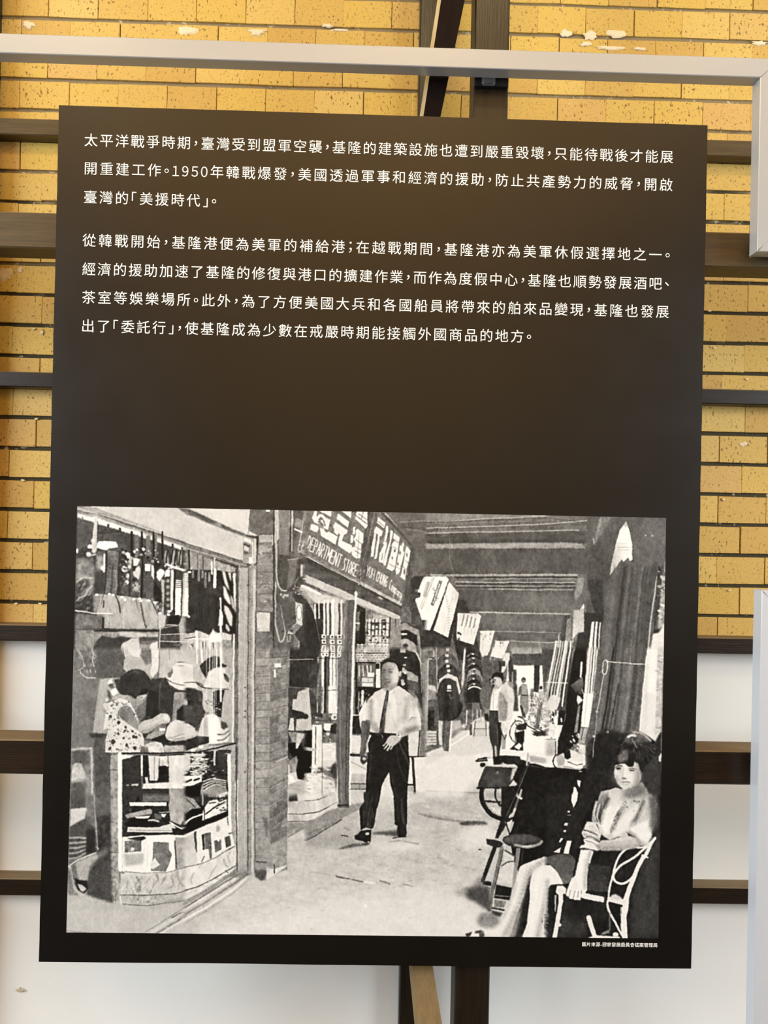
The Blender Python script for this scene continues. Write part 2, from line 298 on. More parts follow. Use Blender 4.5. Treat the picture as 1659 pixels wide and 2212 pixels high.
    P(190, "760 1120 1330 1420 1330 1455 740 1160", b=5, n=20, sx=10, sy=4); L(175, 5, "0 712 700 1090", a=.7)
    # large white characters, as they stand on the sign
    W = 236
    P(W, "85 255 125 150 160 160 150 240 190 200 240 200 270 240 340 270 300 440 260 425 200 400 180 330 130 320", b=2, n=5); P(112, "175 270 210 235 240 260 200 290 250 340 230 360 180 310"); L(114, 12, "210 240 250 300 265 350 230 355 170 300", cv=1)
    P(W, "75 320 185 370 180 400 155 450 62 405", b=2); P(W, "210 150 355 150 345 230 210 165"); P(W, "200 400 260 420 290 440 320 440 390 475 440 500 412 615 215 495", b=2); P(116, "185 330 250 370 240 400 170 372", a=.7); P(118, "250 385 315 415 300 450 270 440")
    L(115, 10, "85 330 75 300 130 330", a=.8)
    P(W, "450 185 600 300 580 385 430 260", b=2); P(W, "490 150 635 155 620 255", b=2); P(W, "405 300 580 420 560 470 530 480 500 560 640 620 620 740 450 625 450 560 475 480 455 450 440 490 390 440 400 400 380 380", b=2); P(W, "620 640 640 620 640 700 610 740")
    P(W, "700 160 855 165 850 360 830 400 730 300 680 260", b=2, n=4); L(118, 12, "690 210 840 330"); L(118, 9, "730 190 850 280"); L(118, 9, "790 165 770 260")
    P(W, "655 370 690 370 680 470 650 475", b=2); P(W, "625 480 660 490 660 580 620 590", b=2); P(W, "720 395 800 460 795 590 770 610 760 800 690 800 640 760 640 660 680 640 690 580 660 540 700 470 690 420", b=2, n=4); L(118, 10, "700 540 770 600"); L(118, 8, "690 640 760 690"); L(118, 8, "740 450 715 780", a=.6); L(118, 8, "680 700 750 740")
    # sign row two
    P(W, "1000 235 1100 320 1085 395 975 310", b=2); P(W, "975 360 1065 430 1050 500 1025 500 985 810 950 810 1000 480 940 440", b=2); P(W, "905 650 940 610 960 560 940 780 900 780", b=2); P(W, "960 400 985 400 945 720 905 660", a=.9, b=2); L(120, 7, "985 290 1090 370")
    P(W, "1110 350 1140 360 1140 440 1110 560 1120 600 1070 870 1010 850 1020 740 1080 620 1070 600 1100 470", b=2, n=6); P(W, "1170 410 1205 420 1200 480 1140 720 1100 910 1070 880 1110 700 1160 560", b=2); L(120, 8, "1060 740 1050 830"); L(120, 6, "1080 560 1150 600"); L(120, 6, "1130 460 1150 560"); E(120, 1132, 545, 9, 26)
    P(W, "1220 450 1300 520 1270 700 1230 960 1190 980 1120 940 1140 860 1190 660 1190 600 1230 560 1205 520", b=2, n=6); L(120, 7, "1215 540 1280 590"); E(120, 1225, 700, 14, 22); E(120, 1195, 800, 12, 18); L(120, 6, "1140 870 1225 920"); L(120, 6, "1200 640 1260 680")
    P(W, "1345 570 1360 600 1330 800 1300 1000 1250 1030 1240 960 1290 700 1300 620 1320 640", b=2, n=6); E(120, 1300, 730, 12, 30); E(120, 1275, 880, 10, 24); L(120, 6, "1250 920 1310 960"); P(W, "1340 700 1370 720 1310 920 1290 900", b=2)
    P(W, "1395 630 1455 700 1400 930 1370 1110 1310 1060 1340 930 1370 750", b=2, n=8); E(120, 1400, 760, 10, 30); E(120, 1365, 990, 14, 40); L(120, 6, "1370 830 1420 870"); L(120, 6, "1340 920 1400 960")
    # DEPARTMENT STORE / YUH CHUNG Company
    def word(txt, x0, y0, x1, y1, hx, hy, w):
        G = {'D': "0 0 0 1 .7 .85 .9 .5 .7 .12 0 0", 'E': "1 0 0 0 0 1 1 1|0 .5 .8 .5", 'P': "0 1 0 0 .8 .05 .8 .45 0 .5", 'A': "0 1 .5 0 1 1|.2 .6 .8 .6", 'R': "0 1 0 0 .8 .05 .8 .45 0 .5 .9 1",
             'T': "0 0 1 0|.5 0 .5 1", 'M': "0 1 0 0 .5 .6 1 0 1 1", 'N': "0 1 0 0 1 1 1 0", 'S': ".9 .1 .3 0 .1 .25 .8 .6 .8 .9 .1 1", 'O': ".5 0 .1 .3 .1 .7 .5 1 .9 .7 .9 .3 .5 0",
             'Y': "0 0 .5 .5 1 0|.5 .5 .5 1", 'U': "0 0 0 .8 .5 1 .9 .8 .9 0", 'H': "0 0 0 1|1 0 1 1|0 .5 1 .5", 'C': ".9 .15 .5 0 .1 .3 .1 .7 .5 1 .9 .85", 'G': ".9 .15 .5 0 .1 .3 .1 .7 .5 1 .9 .85 .9 .5 .5 .5",
             'o': ".5 .4 .1 .7 .5 1 .9 .7 .5 .4", 'm': "0 1 0 .45 .5 .6 .5 1 .5 .5 1 .5 1 1", 'p': "0 1.4 0 .45 .8 .5 .7 .95 0 .9", 'a': ".9 .45 .2 .5 .1 .9 .8 .9 .9 .45 .95 1", 'n': "0 1 0 .45 .8 .5 .9 1", 'y': "0 .45 .4 .95|.9 .45 .1 1.4", ' ': ""}
        n = len(txt)
        for i, c in enumerate(txt):
            for st in G[c].split('|'):
                if not st: continue
                q = np.array([float(t) for t in st.split()]).reshape(-1, 2)
                ux, uy = (x1-x0)/n, (y1-y0)/n
                X = x0+ux*i+q[:, 0]*ux*.74+q[:, 1]*hx; Y = y0+uy*i+q[:, 0]*uy*.74+q[:, 1]*hy
                L(238, w, np.c_[X, Y].ravel(), b=1)
    word("DEPARTMENT", 55, 490, 520, 770, -48, 170, 13); word("STORE", 540, 800, 740, 900, -40, 160, 13)
    word("YUH", 860, 905, 975, 960, -30, 140, 10); word("CHUNG", 1000, 975, 1150, 1065, -34, 140, 10); word("Company", 1180, 1090, 1360, 1250, -34, 130, 9)
    S(26, (720, 900, 820, 1160), (8, 26), (130, 190), ang=100, el=.4, a=.6)
    T(1, 0); P(118, "1640 160 1680 160 1680 780 1540 700 1600 500", n=10); P(118, "1659 150 1679 150 1600 420 1560 680 1659 740"); L(225, 9, "1650 160 1600 480 1555 690 1659 745", b=3); S(16, (1560, 560, 1650, 720), (8, 22), (150, 230), ang=100, el=.4); L(238, 9, "1659 520 1600 660"); L(90, 9, "1540 720 1659 790", b=3)
    T(0, 1)
    paint_left(); paint_mid(); paint_right()

def paint_left():
    # --- left shop: upper plaster, fascia, mouldings
    T(0, 0); P(70, "100 230 1659 700 2400 900 2400 2042 100 2042", n=12)
    T(1, 0); P(100, "860 120 1500 130 1500 2042 860 2042", n=16, sx=8, sy=12)
    T(0, 0)
    P(205, "300 85 1659 100 3318 150 2600 900 1659 600 420 220 175 130", n=8, sx=40, sy=20)
    P(218, "1750 110 2560 135 2530 460 1659 150", b=2, n=5, sx=30, sy=20); L(70, 8, "2560 135 2525 460")
    P(98, "1560 112 1720 120 2480 470 2460 500 1700 205", b=6, n=14, sx=20, sy=5); L(75, 14, "1700 145 2480 475", b=5, a=.7)
    P(165, "175 100 420 100 1659 560 1659 690 1300 560 175 180", b=4, n=12, sx=30, sy=5)
    L(120, 26, "175 150 480 190 1000 370 1659 600 2540 870", b=8, a=.8); L(70, 10, "450 190 1000 380 1659 585 2560 885", b=3); L(100, 7, "700 290 1659 625 2500 890", b=2, a=.8); L(215, 12, "175 110 700 255 1659 560 2580 860", b=4, a=.8)
    L(190, 16, "1000 420 1659 650 2500 900", b=4, a=.6)
    S(50, (900, 150, 2400, 700), (20, 60), (185, 228), ang=20, a=.3, el=.5)
    P(235, "175 180 430 240 920 400 1320 540 1659 640 1659 690 1340 600 900 455 440 320 175 235", b=6, n=8, sx=14, sy=6)
    for x in (245, 440, 600, 760, 925, 1065, 1222, 1350, 1485, 1620): y = 205+(x-175)*.305; L(60 if x > 300 else 150, 26, [x, y+6, x+2, y+90], b=4)
    T(1, 0); P(160, "800 490 950 500 940 890 800 860", b=3, n=20, sx=6, sy=10); P(225, "810 510 915 540 915 600 810 560", b=4); P(80, "800 590 900 620 890 650 810 630", b=4); P(215, "815 620 880 650 880 700 815 690", b=5); P(90, "810 700 880 720 870 740 815 735", b=4); B(240, 880, 780, 938, 870, b=4); L(235, 12, "930 560 930 780")
    P(215, "880 400 975 430 970 470 880 450", b=6); P(70, "800 470 1000 490 1000 530 860 500", b=4)
    P(60, "985 490 1020 480 1000 960 985 950", b=4); P(105, "905 130 1235 135 1235 480 1000 480 880 420", b=3, n=10); B(235, 1110, 132, 1165, 158, b=3)
    P(140, "1015 490 1200 490 1215 1530 985 1530 985 1000", b=3, n=26, sx=16, sy=7)
    for y in (735, 990, 1160, 1290): L(75, 10, [1000, y, 1200, y-4], a=.7, b=4)
    P(180, "1020 490 1195 490 1195 570 1030 580", b=5, n=20); P(172, "1020 620 1180 650 1180 700 1020 730", b=5, n=20); S(30, (1020, 640, 1180, 1480), (8, 24), (90, 210), el=.5)
    L(60, 16, "1225 130 1222 2042", b=4); L(190, 26, "1255 130 1258 620 1262 1050", b=5); P(128, "1285 130 1440 140 1440 760 1300 760", b=4, n=10); L(60, 14, "1455 145 1450 700"); L(200, 12, "1475 150 1475 700", b=2); P(92, "1490 140 1640 140 1560 480 1500 640 1490 400", b=3, n=18); P(150, "1520 240 1610 280 1600 400 1510 370", b=8); L(240, 26, "1520 400 1610 440", b=6)
    P(85, "1280 750 1450 760 1560 800 1659 860 1659 1180 1500 1260 1350 1250 1270 1100", b=6, n=8); P(120, "1420 800 1560 800 1500 1150 1400 1240 1440 900", b=8, n=8); L(190, 10, "1420 820 1560 800"); L(205, 34, "1612 900 1605 1040", b=8); L(150, 14, "1560 1060 1510 1150 1520 1200 1600 1210", b=3)
    B(245, 1620, 1075, 1659, 1090, b=2); B(245, 1598, 1170, 1659, 1210, b=4)
    L(200, 16, "1262 1060 1290 1170 1340 1240 1400 1245", b=3, cv=1); L(185, 20, "1250 1130 1248 1650 1270 1800 1300 1920 1330 1950 1370 1880 1380 1740 1340 1560", b=3, cv=1); L(185, 10, "1400 1860 1420 1940 1445 1940 1450 1860", b=2, cv=1)
    P(70, "1470 1270 1560 1270 1659 1370 1659 2042 1500 1840 1640 1700", b=4, n=6); L(170, 7, "1470 1260 1455 1350"); S(14, (1490, 1210, 1640, 1300), (8, 24), (140, 230), ang=20, el=.4)
    P(95, "1300 1370 1520 1400 1540 1680 1400 1840 1370 1700", b=3, n=10); L(160, 6, "1320 1450 1390 1840"); P(205, "1520 1400 1620 1430 1615 1720 1500 1840 1400 1840 1530 1690", b=3); B(245, 1545, 1450, 1600, 1640, b=2); ring(90, 6, 1572, 1545, 36, 100); P(135, "1420 1800 1540 1700 1610 1730 1500 1835", b=5); E(80, 1470, 1800, 22, 16, b=3); S(8, (1320, 1290, 1420, 1340), (8, 20), (140, 210))
    P(212, "990 1545 1170 1540 1172 1810 990 1810", b=4, n=12); P(120, "985 1815 1200 1820 1220 2042 985 2042", b=5, n=26, sx=8, sy=6); L(90, 8, "1000 1535 1230 1545")
    P(70, "1180 1540 1240 1550 1235 1810 1180 1810", b=8, a=.6)
    # post and window jamb at right of the left shop (runs down the whole picture)
    P(178, "735 930 885 930 880 5110 735 5120", b=3, n=8, sx=4, sy=60); L(120, 10, "745 950 738 1200", b=3); P(168, "885 900 985 900 962 5160 880 5120", b=3, n=8, sx=4, sy=60); L(215, 30, "955 960 940 2500 935 5150", b=8, a=.8)
    L(88, 14, "880 940 868 2500 872 5110", b=3); L(110, 8, "905 930 895 2500 905 5100", a=.7); L(75, 10, "990 960 962 2400 968 5140", b=3); L(200, 14, "830 1200 815 3000 825 5000", b=4, a=.7); L(125, 8, "858 950 862 5050", a=.6); L(225, 26, "690 1000 672 2042 652 4500 655 4560", b=4); L(110, 8, "722 960 705 2400 718 5080", a=.9)
    L(60, 14, "712 3400 714 4400 722 5120", b=2)
    for y in (1170, 1960, 2580, 2900, 2980, 3740): E(70, 870 if y < 2000 else 830, y, 14, 10, b=3)
    # brick pier
    T(1, 1); P(136, "985 0 1440 0 1410 3050 970 3150", b=3, n=14, sx=10, sy=6); P(158, "985 0 1180 0 1150 3050 975 3100", b=5, n=10, sx=10, sy=6)
    for k in range(26):
        y = 20+k*118+prng.uniform(-14, 14); dy = -k*7
        for (xa, xb, sl) in ((985, 1165, -4), (1172, 1415, -16+dy)):
            x = xa
            while x < xb-20:
                w = prng.uniform(70, 170) if xa > 1000 else prng.uniform(90, 180); x2 = min(x+w, xb)
                ya, yb = y+sl*(x-xa)/(xb-xa), y+sl*(x2-xa)/(xb-xa)
                v = prng.uniform(128, 186) if xa < 1000 else prng.uniform(96, 165)-max(k-14, 0)*2
                P(v, [x+4, ya+12, x2-6, yb+12, x2-6, yb+106, x+4, ya+106], a=.65, b=7, n=22, sx=4, sy=4)
                L(prng.uniform(70, 105), prng.uniform(6, 13), [x, ya+2+prng.uniform(-4, 4), x2-10, yb+2+prng.uniform(-4, 4)], a=.6, b=5)
                if prng.rand() < .6: L(prng.uniform(175, 205), prng.uniform(5, 10), [x+8, ya+prng.uniform(14, 26), x2-12, yb+prng.uniform(12, 24)], a=.5, b=5)
                x = x2
    S(90, (985, 20, 1400, 2900), (6, 26), (90, 205), ang=0, el=.4, a=.45); L(175, 8, "1165 0 1170 1900", a=.5, b=4); B(240, 1235, 205, 1325, 270, b=4); L(60, 8, "1240 270 1330 272"); L(240, 22, "1240 300 1240 390", b=4, w2=30); P(185, "1170 1600 1400 1500 1400 1700 1200 1800", b=16, a=.5, n=20); L(215, 14, "1270 1560 1430 1480", b=5)
    P(165, "985 2550 1160 2600 1180 2700 1400 2600 1380 3050 1130 3170 985 3060", b=10, n=26, sx=12, sy=6, a=.8); P(226, "1125 3020 1230 3040 1400 2980 1400 3000 1250 3110 1130 3190", b=5); L(60, 16, "1238 2980 1238 3090", b=4); P(80, "970 3060 1120 3050 1120 3190 1040 3200 980 3150", b=10, n=10); L(60, 14, "985 2940 1120 2950", b=5); P(80, "1065 2330 1140 2330 1150 2600 1130 2600", b=8, a=.6)
    # --- goods hanging in the left window (upper)
    T(0, 0); P(72, "455 330 900 460 1659 700 1659 1000 1300 840 760 700 460 560", b=4, n=10); P(88, "175 240 400 300 400 560 175 700", b=6, n=8)
    L(120, 10, "460 480 760 455", a=.6); L(110, 8, "470 540 760 460", a=.4); P(100, "400 480 770 480 880 620 770 720 700 690 400 560", b=10, a=.35)
    for x in (960, 1120, 1210): B(118, x, 480, x+60, 780, b=8, n=10)
    for x in (920, 1060, 1220, 1345): L(38, 26, [x, 440, x+4, 800], b=5)
    for x in (1380, 1480, 1570): P(165, [x, 700, x+40, 690, x+60, 890, x-10, 880], b=6); 
    for x in (1420, 1490, 1540, 1600, 1640): L(45, 18, [x, 690, x-28, 900], b=4)
    L(215, 34, "428 235 415 420 400 640", b=5, w2=60); P(205, "405 250 440 250 450 700 390 700", b=5, n=8); E(225, 392, 550, 30, 30, b=6); E(248, 348, 632, 32, 30, b=4); E(215, 405, 690, 30, 40, b=8); E(235, 335, 742, 34, 34, b=8); E(240, 172, 690, 14, 34, b=4); L(200, 20, "330 770 430 740", b=8)
    P(252, "450 590 470 560 590 560 600 570 615 560 705 570 735 640 640 660 610 660 575 690 445 650", b=4)
    P(122, "160 800 400 780 420 1100 380 1300 170 1320 150 1000", b=12, n=24, sx=14, sy=10); P(160, "180 880 240 870 230 1080 170 1090", b=12); P(74, "170 1110 340 1080 330 1180 200 1300 160 1260", b=14); S(40, (160, 850, 400, 1500), (12, 40), (100, 190), ang=-40, el=.4, a=.5); L(185, 16, "170 1120 260 1060 380 1070", b=6, cv=1); L(175, 22, "380 1180 320 1240 290 1310 200 1340", b=8, cv=1)
    P(98, "440 690 570 700 560 1280 400 1260 420 960", b=4, n=14, sx=14, sy=6); P(160, "450 760 560 780 560 900 490 960 450 940", b=12, n=16); P(70, "420 980 550 1000 545 1280 405 1260", b=6); L(235, 24, "548 740 545 980", b=5); E(250, 530, 930, 32, 36, b=6); 
    P(112, "590 680 760 720 740 900 720 1300 560 1280 580 900", b=4, n=14, sx=20, sy=5)
    for k in range(9): L(80, 8, [590, 760+k*58, 730, 776+k*58], a=.6, b=3)
    L(58, 22, "575 700 572 1000 545 1270", b=5); L(60, 22, "665 900 640 1260", b=6, a=.7); L(58, 26, "755 700 740 1320", b=6); L(150, 14, "715 860 700 1240", b=4, a=.6)
    P(64, "770 740 930 760 900 1340 750 1310 755 1000", b=4, n=14); E(242, 825, 942, 42, 42, b=3); E(80, 830, 942, 16, b=2); L(238, 44, "870 760 900 860 895 920", b=6); E(245, 862, 740, 36, 26, b=4); E(235, 868, 1035, 24, 36, b=4); E(232, 856, 1130, 28, 32, b=5); S(24, (770, 780, 900, 1300), (8, 24), (40, 190), a=.7); P(88, "780 1180 880 1170 880 1340 770 1320", b=8, n=14)
    P(90, "930 780 1060 790 1050 1340 910 1340 920 900", b=4, n=20); P(225, "940 790 1040 800 1000 900 950 910", b=5, n=10); P(215, "940 990 960 950 1030 900 1045 980 1020 1090 960 1040", b=5, n=14); E(180, 980, 1190, 52, 60, b=6, n=26); P(50, "940 900 990 920 970 970 930 970", b=4); P(48, "940 1060 1010 1090 930 1130", b=4)
    S(20, (930, 1140, 1040, 1260), (6, 16), (50, 230)); L(40, 24, "1070 790 1060 1340", b=5)
    P(88, "1090 840 1220 850 1225 1370 1130 1370 1080 1100", b=4, n=8); B(250, 1100, 875, 1180, 975, b=3)
    for k in range(12): L(120, 7, [1095, 1010+k*30, 1215, 1022+k*30], a=.6, b=2)
    P(232, "1195 880 1235 900 1225 1100 1190 1030", b=4); S(24, (760, 660, 1290, 860), (8, 24), (150, 250)); S(16, (760, 660, 1290, 860), (8, 24), (30, 60))
    P(45, "1240 830 1330 880 1260 980 1240 1110 1330 1240 1310 1500 1230 1400", b=5, n=10); P(246, "1270 980 1320 940 1370 960 1380 1000 1340 1060 1310 1120 1265 1060", b=5); P(180, "1330 1080 1380 1100 1360 1500 1350 1700 1320 1700 1340 1400", b=5, n=14); P(248, "1390 960 1450 960 1445 1055 1375 1055", b=3); S(20, (1240, 1380, 1350, 1560), (8, 22), (60, 200))
    P(70, "1390 1050 1450 1050 1460 1540 1390 1520", b=4)
    for k in range(6): E(155, 1425, 1110+k*85, 26, 24, b=6)
    P(225, "1460 960 1510 960 1500 1500 1460 1540", b=5); P(246, "1530 1090 1610 1100 1600 1600 1520 1580", b=4)
    for k in range(9): L(60, 9, [1515, 990+k*26, 1620, 992+k*26], b=2)
    L(40, 24, "1515 960 1510 1540", b=4); L(248, 30, "1400 880 1520 930 1659 960", b=5); S(18, (1380, 860, 1659, 980), (8, 18), (200, 250)); P(238, "1640 1000 1659 1000 1659 1600 1620 1600", b=3)
    for k in range(26): x = prng.uniform(470, 1250); L(prng.choice([140, 205, 120]), 12, [x, 1400, x+prng.uniform(-30, 60), 1740], a=.0)
    P(178, "500 1290 760 1310 1100 1350 1260 1400 1280 1560 1280 1770 530 1760 440 1560", b=5, n=16, sx=12, sy=20)
    P(150, "400 1290 520 1290 440 1540 400 1540", b=10, n=16); L(70, 18, "535 1380 535 1470", b=5); P(120, "160 1560 540 1580 540 1760 140 1780", b=12, n=26, sx=12, sy=14); L(60, 26, "530 1620 525 1880", b=8)
    for k in range(30):
        x = prng.uniform(540, 1240); y = prng.uniform(1330, 1560); L(prng.choice([130, 205, 212, 150]), prng.uniform(8, 20), [x, y, x+prng.uniform(-20, 50), y+prng.uniform(80, 190)], a=.4, b=12)
    L(70, 18, "700 1300 740 1400 770 1540", b=6); L(85, 18, "1050 1380 1070 1560 1130 1760", b=6); L(90, 18, "1200 1390 1250 1500 1280 1580", b=6); L(90, 14, "990 1380 1010 1500", b=6, a=.7); L(90, 14, "530 1300 500 1420", b=6, a=.7); L(215, 20, "600 1500 590 1720", b=12, a=.6); L(215, 20, "820 1480 810 1740", b=12, a=.6)
    for x, y in ((445, 1298), (620, 1290), (670, 1300), (795, 1335), (830, 1370), (955, 1360), (1035, 1350), (1055, 1385), (1160, 1382), (1245, 1410), (1310, 1560), (1440, 1530), (1430, 1575)): E(250, x, y, 24, 17, b=3)
    L(232, 20, "150 1515 380 1545", b=6, w2=14); L(238, 14, "380 1550 660 1562", b=4); P(200, "1280 1570 1400 1580 1380 1740 1290 1770", b=6, n=14); P(40, "1440 1600 1580 1580 1600 1700 1420 1710", b=5); P(175, "1620 1600 1659 1600 1659 2042 1600 2042 1570 1720", b=4, n=18)
    P(150, "150 1780 1310 1800 1310 2042 150 2042", b=4, n=16); L(150, 14, "700 1762 1300 1768 1560 1722", b=4); B(52, 400, 1785, 1320, 1808, b=4); L(215, 10, "1400 1715 1560 1722"); P(60, "1370 1770 1540 1750 1560 1840 1350 1830", b=5, n=16); L(225, 10, "1330 1850 1659 1840"); P(80, "1350 1860 1560 1870 1600 1930 1350 1930", b=6, n=20); L(215, 12, "1320 1935 1659 1945"); L(200, 14, "1320 1770 1310 2042", b=3); L(60, 10, "1300 1780 1295 2042", b=3)
    E(120, 1560, 1990, 60, 22, b=5); ring(80, 8, 1560, 1990, 60, 24)
    P(200, "740 1810 1130 1830 1130 1880 900 1900 750 1860", b=8, n=14); P(70, "640 1890 780 1880 1000 1900 800 1960 760 2042 380 2042 430 1940 520 1860", b=6, n=6); P(190, "1150 1830 1290 1840 1290 1900 1150 1900", b=6, n=16); P(85, "1030 1880 1290 1880 1290 1930 1030 1940", b=6, n=14)
    P(212, "780 1990 920 1900 1010 1900 1040 2042 770 2042", b=4, n=8); P(165, "1060 1960 1200 1960 1180 2042 1050 2042", b=4, n=14, sx=30, sy=5); P(120, "1020 1940 1240 1940 1150 1990 1040 1980", b=5); P(228, "1190 1970 1290 1940 1290 2042 1170 2042", b=5)
    S(40, (150, 1780, 420, 2042), (14, 40), (90, 180), ang=60, el=.5, a=.5); P(120, "150 1820 300 1820 300 2000 150 2042", b=20, a=.5)
    # upper right of that window (tile 1)
    T(1, 0); P(150, "0 680 700 930 690 1000 350 980 0 950", b=4, n=20, sx=12, sy=20)
    P(56, "50 960 500 960 540 1500 500 1700 480 1830 300 1830 150 1800 30 1760", b=4, n=10, sx=4, sy=40); L(30, 20, "55 690 55 950", b=3); L(60, 8, "170 740 170 940"); L(60, 10, "245 770 245 960")
    B(250, -10, 1000, 45, 1600, b=3); 
    for k in range(8): L(90, 6, [0, 1010+k*26, 45, 1012+k*26])
    for x, y0, y1 in ((190, 970, 1100), (280, 1000, 1190), (110, 980, 1060), (240, 980, 1060), (330, 1000, 1100)): L(140, 26, [x, y0, x, y1], b=8, w2=34)
    P(95, "310 1180 500 1190 480 1300 320 1280", b=10, a=.4)
    for x in range(80, 480, 34): L(70, 7, [x, 1080, x-8, 1780], a=.5, b=3)
    L(235, 24, "360 850 365 1010", b=4); L(215, 22, "404 800 404 960", b=4); L(252, 42, "408 960 408 1190", b=4); P(180, "440 870 620 890 640 990 560 980 440 960", b=5, n=26, sx=6, sy=8)
    P(42, "440 980 700 990 700 1850 520 1780 480 1400 520 1240", b=4, n=6); P(225, "510 980 550 980 590 1150 610 1250 560 1180 540 1140", b=7); P(220, "590 990 640 990 640 1120 620 1090", b=6); P(232, "520 1180 560 1210 620 1360 640 1440 600 1420 540 1340", b=7); P(225, "545 1440 600 1480 655 1600 650 1740 620 1720 570 1620 540 1520", b=7); P(200, "620 1300 660 1340 690 1500 700 1560 650 1460", b=7); P(200, "560 1700 600 1720 620 1790 595 1815 560 1760", b=5); P(226, "660 1000 700 1000 700 1560 665 1320", b=5)
    L(250, 30, "490 1350 492 2042", b=5); P(250, "480 1560 500 1500 525 1600 520 1720 455 1730", b=5); L(60, 12, "478 1380 480 1500", b=3)
    P(205, "150 1790 230 1810 330 1860 380 1790 450 1830 520 1820 640 1850 650 2042 0 2042 0 1840 130 1820", b=4, n=26, sx=5, sy=24); P(250, "330 1900 360 1840 390 1770 410 1840 480 1830 510 1900 500 1950 330 1950", b=5); L(248, 16, "60 1905 500 1915", b=4); L(245, 34, "160 1810 170 2042", b=6); L(245, 22, "345 1900 345 2042", b=5); L(70, 14, "250 1950 250 2042", b=4); L(60, 8, "290 1950 290 2042"); L(70, 10, "395 1960 395 2042"); P(150, "520 1920 650 1930 650 2042 520 2042", b=5, n=18); S(20, (0, 1960, 150, 2042), (10, 26), (70, 200), ang=40, el=.4); L(60, 10, "0 1905 140 1885"); E(245, 50, 1605, 18, 16, b=3); E(250, 62, 990, 26, 18, b=3)
    # --- lower half of left window: assistant, hats, counter
    T(0, 1); P(112, "130 0 800 0 800 420 600 400 130 420", b=8, n=12); P(96, "440 0 800 0 840 420 430 400", b=10, n=7)
    P(118, "120 380 600 400 580 1300 400 1340 100 1380", b=10, n=8, sx=20, sy=30); P(140, "120 0 250 0 240 500 110 1200 110 500", b=30, a=.4)
    S(26, (180, 0, 430, 380), (14, 36), (130, 205), ang=60, el=.4, a=.7); L(190, 14, "210 310 240 360 300 395 420 400", b=6, cv=1); L(195, 16, "400 60 380 140 400 240", b=8); L(180, 14, "190 300 260 240 240 120 180 20", b=8, cv=1)
    P(172, "490 420 620 400 770 400 760 700 560 700 580 1170 390 1150", b=5, n=14, sx=6, sy=40); P(66, "690 420 760 410 750 600 720 560", b=6); P(235, "595 470 610 430 650 420 672 470 600 490", b=4); P(100, "600 490 670 480 690 540 640 560", b=5, n=10); P(240, "630 590 700 540 720 560 745 620 660 650", b=4); P(90, "590 560 630 600 650 680 620 700 590 640", b=6); P(215, "560 680 600 680 590 730 560 720", b=5); L(160, 18, "655 670 740 620", b=4)
    P(72, "340 1160 600 1170 590 1240 350 1220", b=10); P(88, "410 1240 640 1240 640 1600 640 2042 430 2042 400 1400", b=8, n=12)
    # coats and shirts behind her
    P(190, "770 0 1180 0 1200 420 1180 420 1100 320 1000 280 860 330 810 280 820 120", b=3, n=14, sx=12, sy=12); P(224, "850 0 1060 0 1075 70 1020 120 930 100", b=4); P(120, "1060 0 1180 0 1190 200 1120 230 1050 100", b=6, n=16); L(70, 9, "790 0 830 140", b=3)
    P(222, "1190 0 1310 0 1290 300 1210 410 1180 330 1200 200", b=4, n=10); P(196, "1310 0 1659 0 1659 200 1500 230 1420 420 1300 400", b=4, n=16, sx=10, sy=20); L(130, 9, "1440 0 1450 150", a=.7); L(120, 10, "1315 0 1300 300", a=.7); L(130, 9, "1550 0 1580 20 1620 0")
    P(64, "1200 420 1400 400 1659 560 1659 1300 1100 1260 1050 1000", b=6, n=8); P(92, "1310 460 1330 460 1300 900 1290 900", b=4); P(122, "1000 780 1140 640 1120 900 1080 980 1000 960", b=6, n=8); P(48, "1150 560 1300 600 1300 900 1120 950 1130 700", b=8, a=.8); P(150, "1510 600 1659 600 1659 1000 1480 1000", b=5, n=26, sx=12, sy=12); P(50, "1540 860 1640 760 1659 1000 1550 1000", b=8)
    # hat right top
    P(230, "1490 240 1560 190 1659 190 1659 580 1560 570 1430 480 1400 400 1470 390", b=4, n=6); L(70, 10, "1560 185 1659 185"); L(90, 10, "1410 420 1500 470 1659 510", b=3, cv=1); L(95, 14, "1415 440 1470 530 1600 585", b=4, cv=1); P(110, "1420 340 1490 280 1500 330 1470 370 1430 380", b=5); L(150, 10, "1560 230 1640 240", b=4); L(60, 14, "1560 590 1659 598", b=3)
    # assistant: hair, face, neck, arm, patterned blouse
    P(172, "760 630 900 640 1000 680 1010 760 960 790 900 740 760 700 700 660", b=4, n=5); P(176, "1000 640 1145 600 1120 660 1085 690 1080 740 1030 770 980 790 900 740 950 680", b=4, cv=1, g=150); P(208, "1060 640 1130 610 1095 690 1050 700", b=8); E(110, 1068, 668, 14, 7, 10, b=3)
    P(62, "750 520 770 400 860 320 960 285 1050 290 1130 340 1180 420 1200 520 1150 600 1060 620 1000 660 980 690 900 640 770 620", b=4, cv=1, n=4)
    P(50, "1050 560 1150 540 1140 620 1030 640", b=5)
    P(222, "600 740 760 680 900 720 960 830 1000 920 1040 1100 1100 1240 1100 1330 1040 1430 560 1430 570 1250 600 1100 530 1120 560 920 580 850 530 760", b=3, n=8)
    P(205, "520 760 600 740 620 850 580 870", b=4); L(120, 12, "740 960 750 860 840 790 920 820", b=3, cv=1)
    S(44, (580, 770, 740, 1410), (7, 20), (95, 175), ang=40, el=.7); S(40, (740, 1060, 1060, 1400), (7, 19), (95, 180), el=.8); S(16, (900, 780, 1000, 950), (8, 18), (80, 150)); S(20, (640, 710, 900, 790), (8, 16), (90, 150))
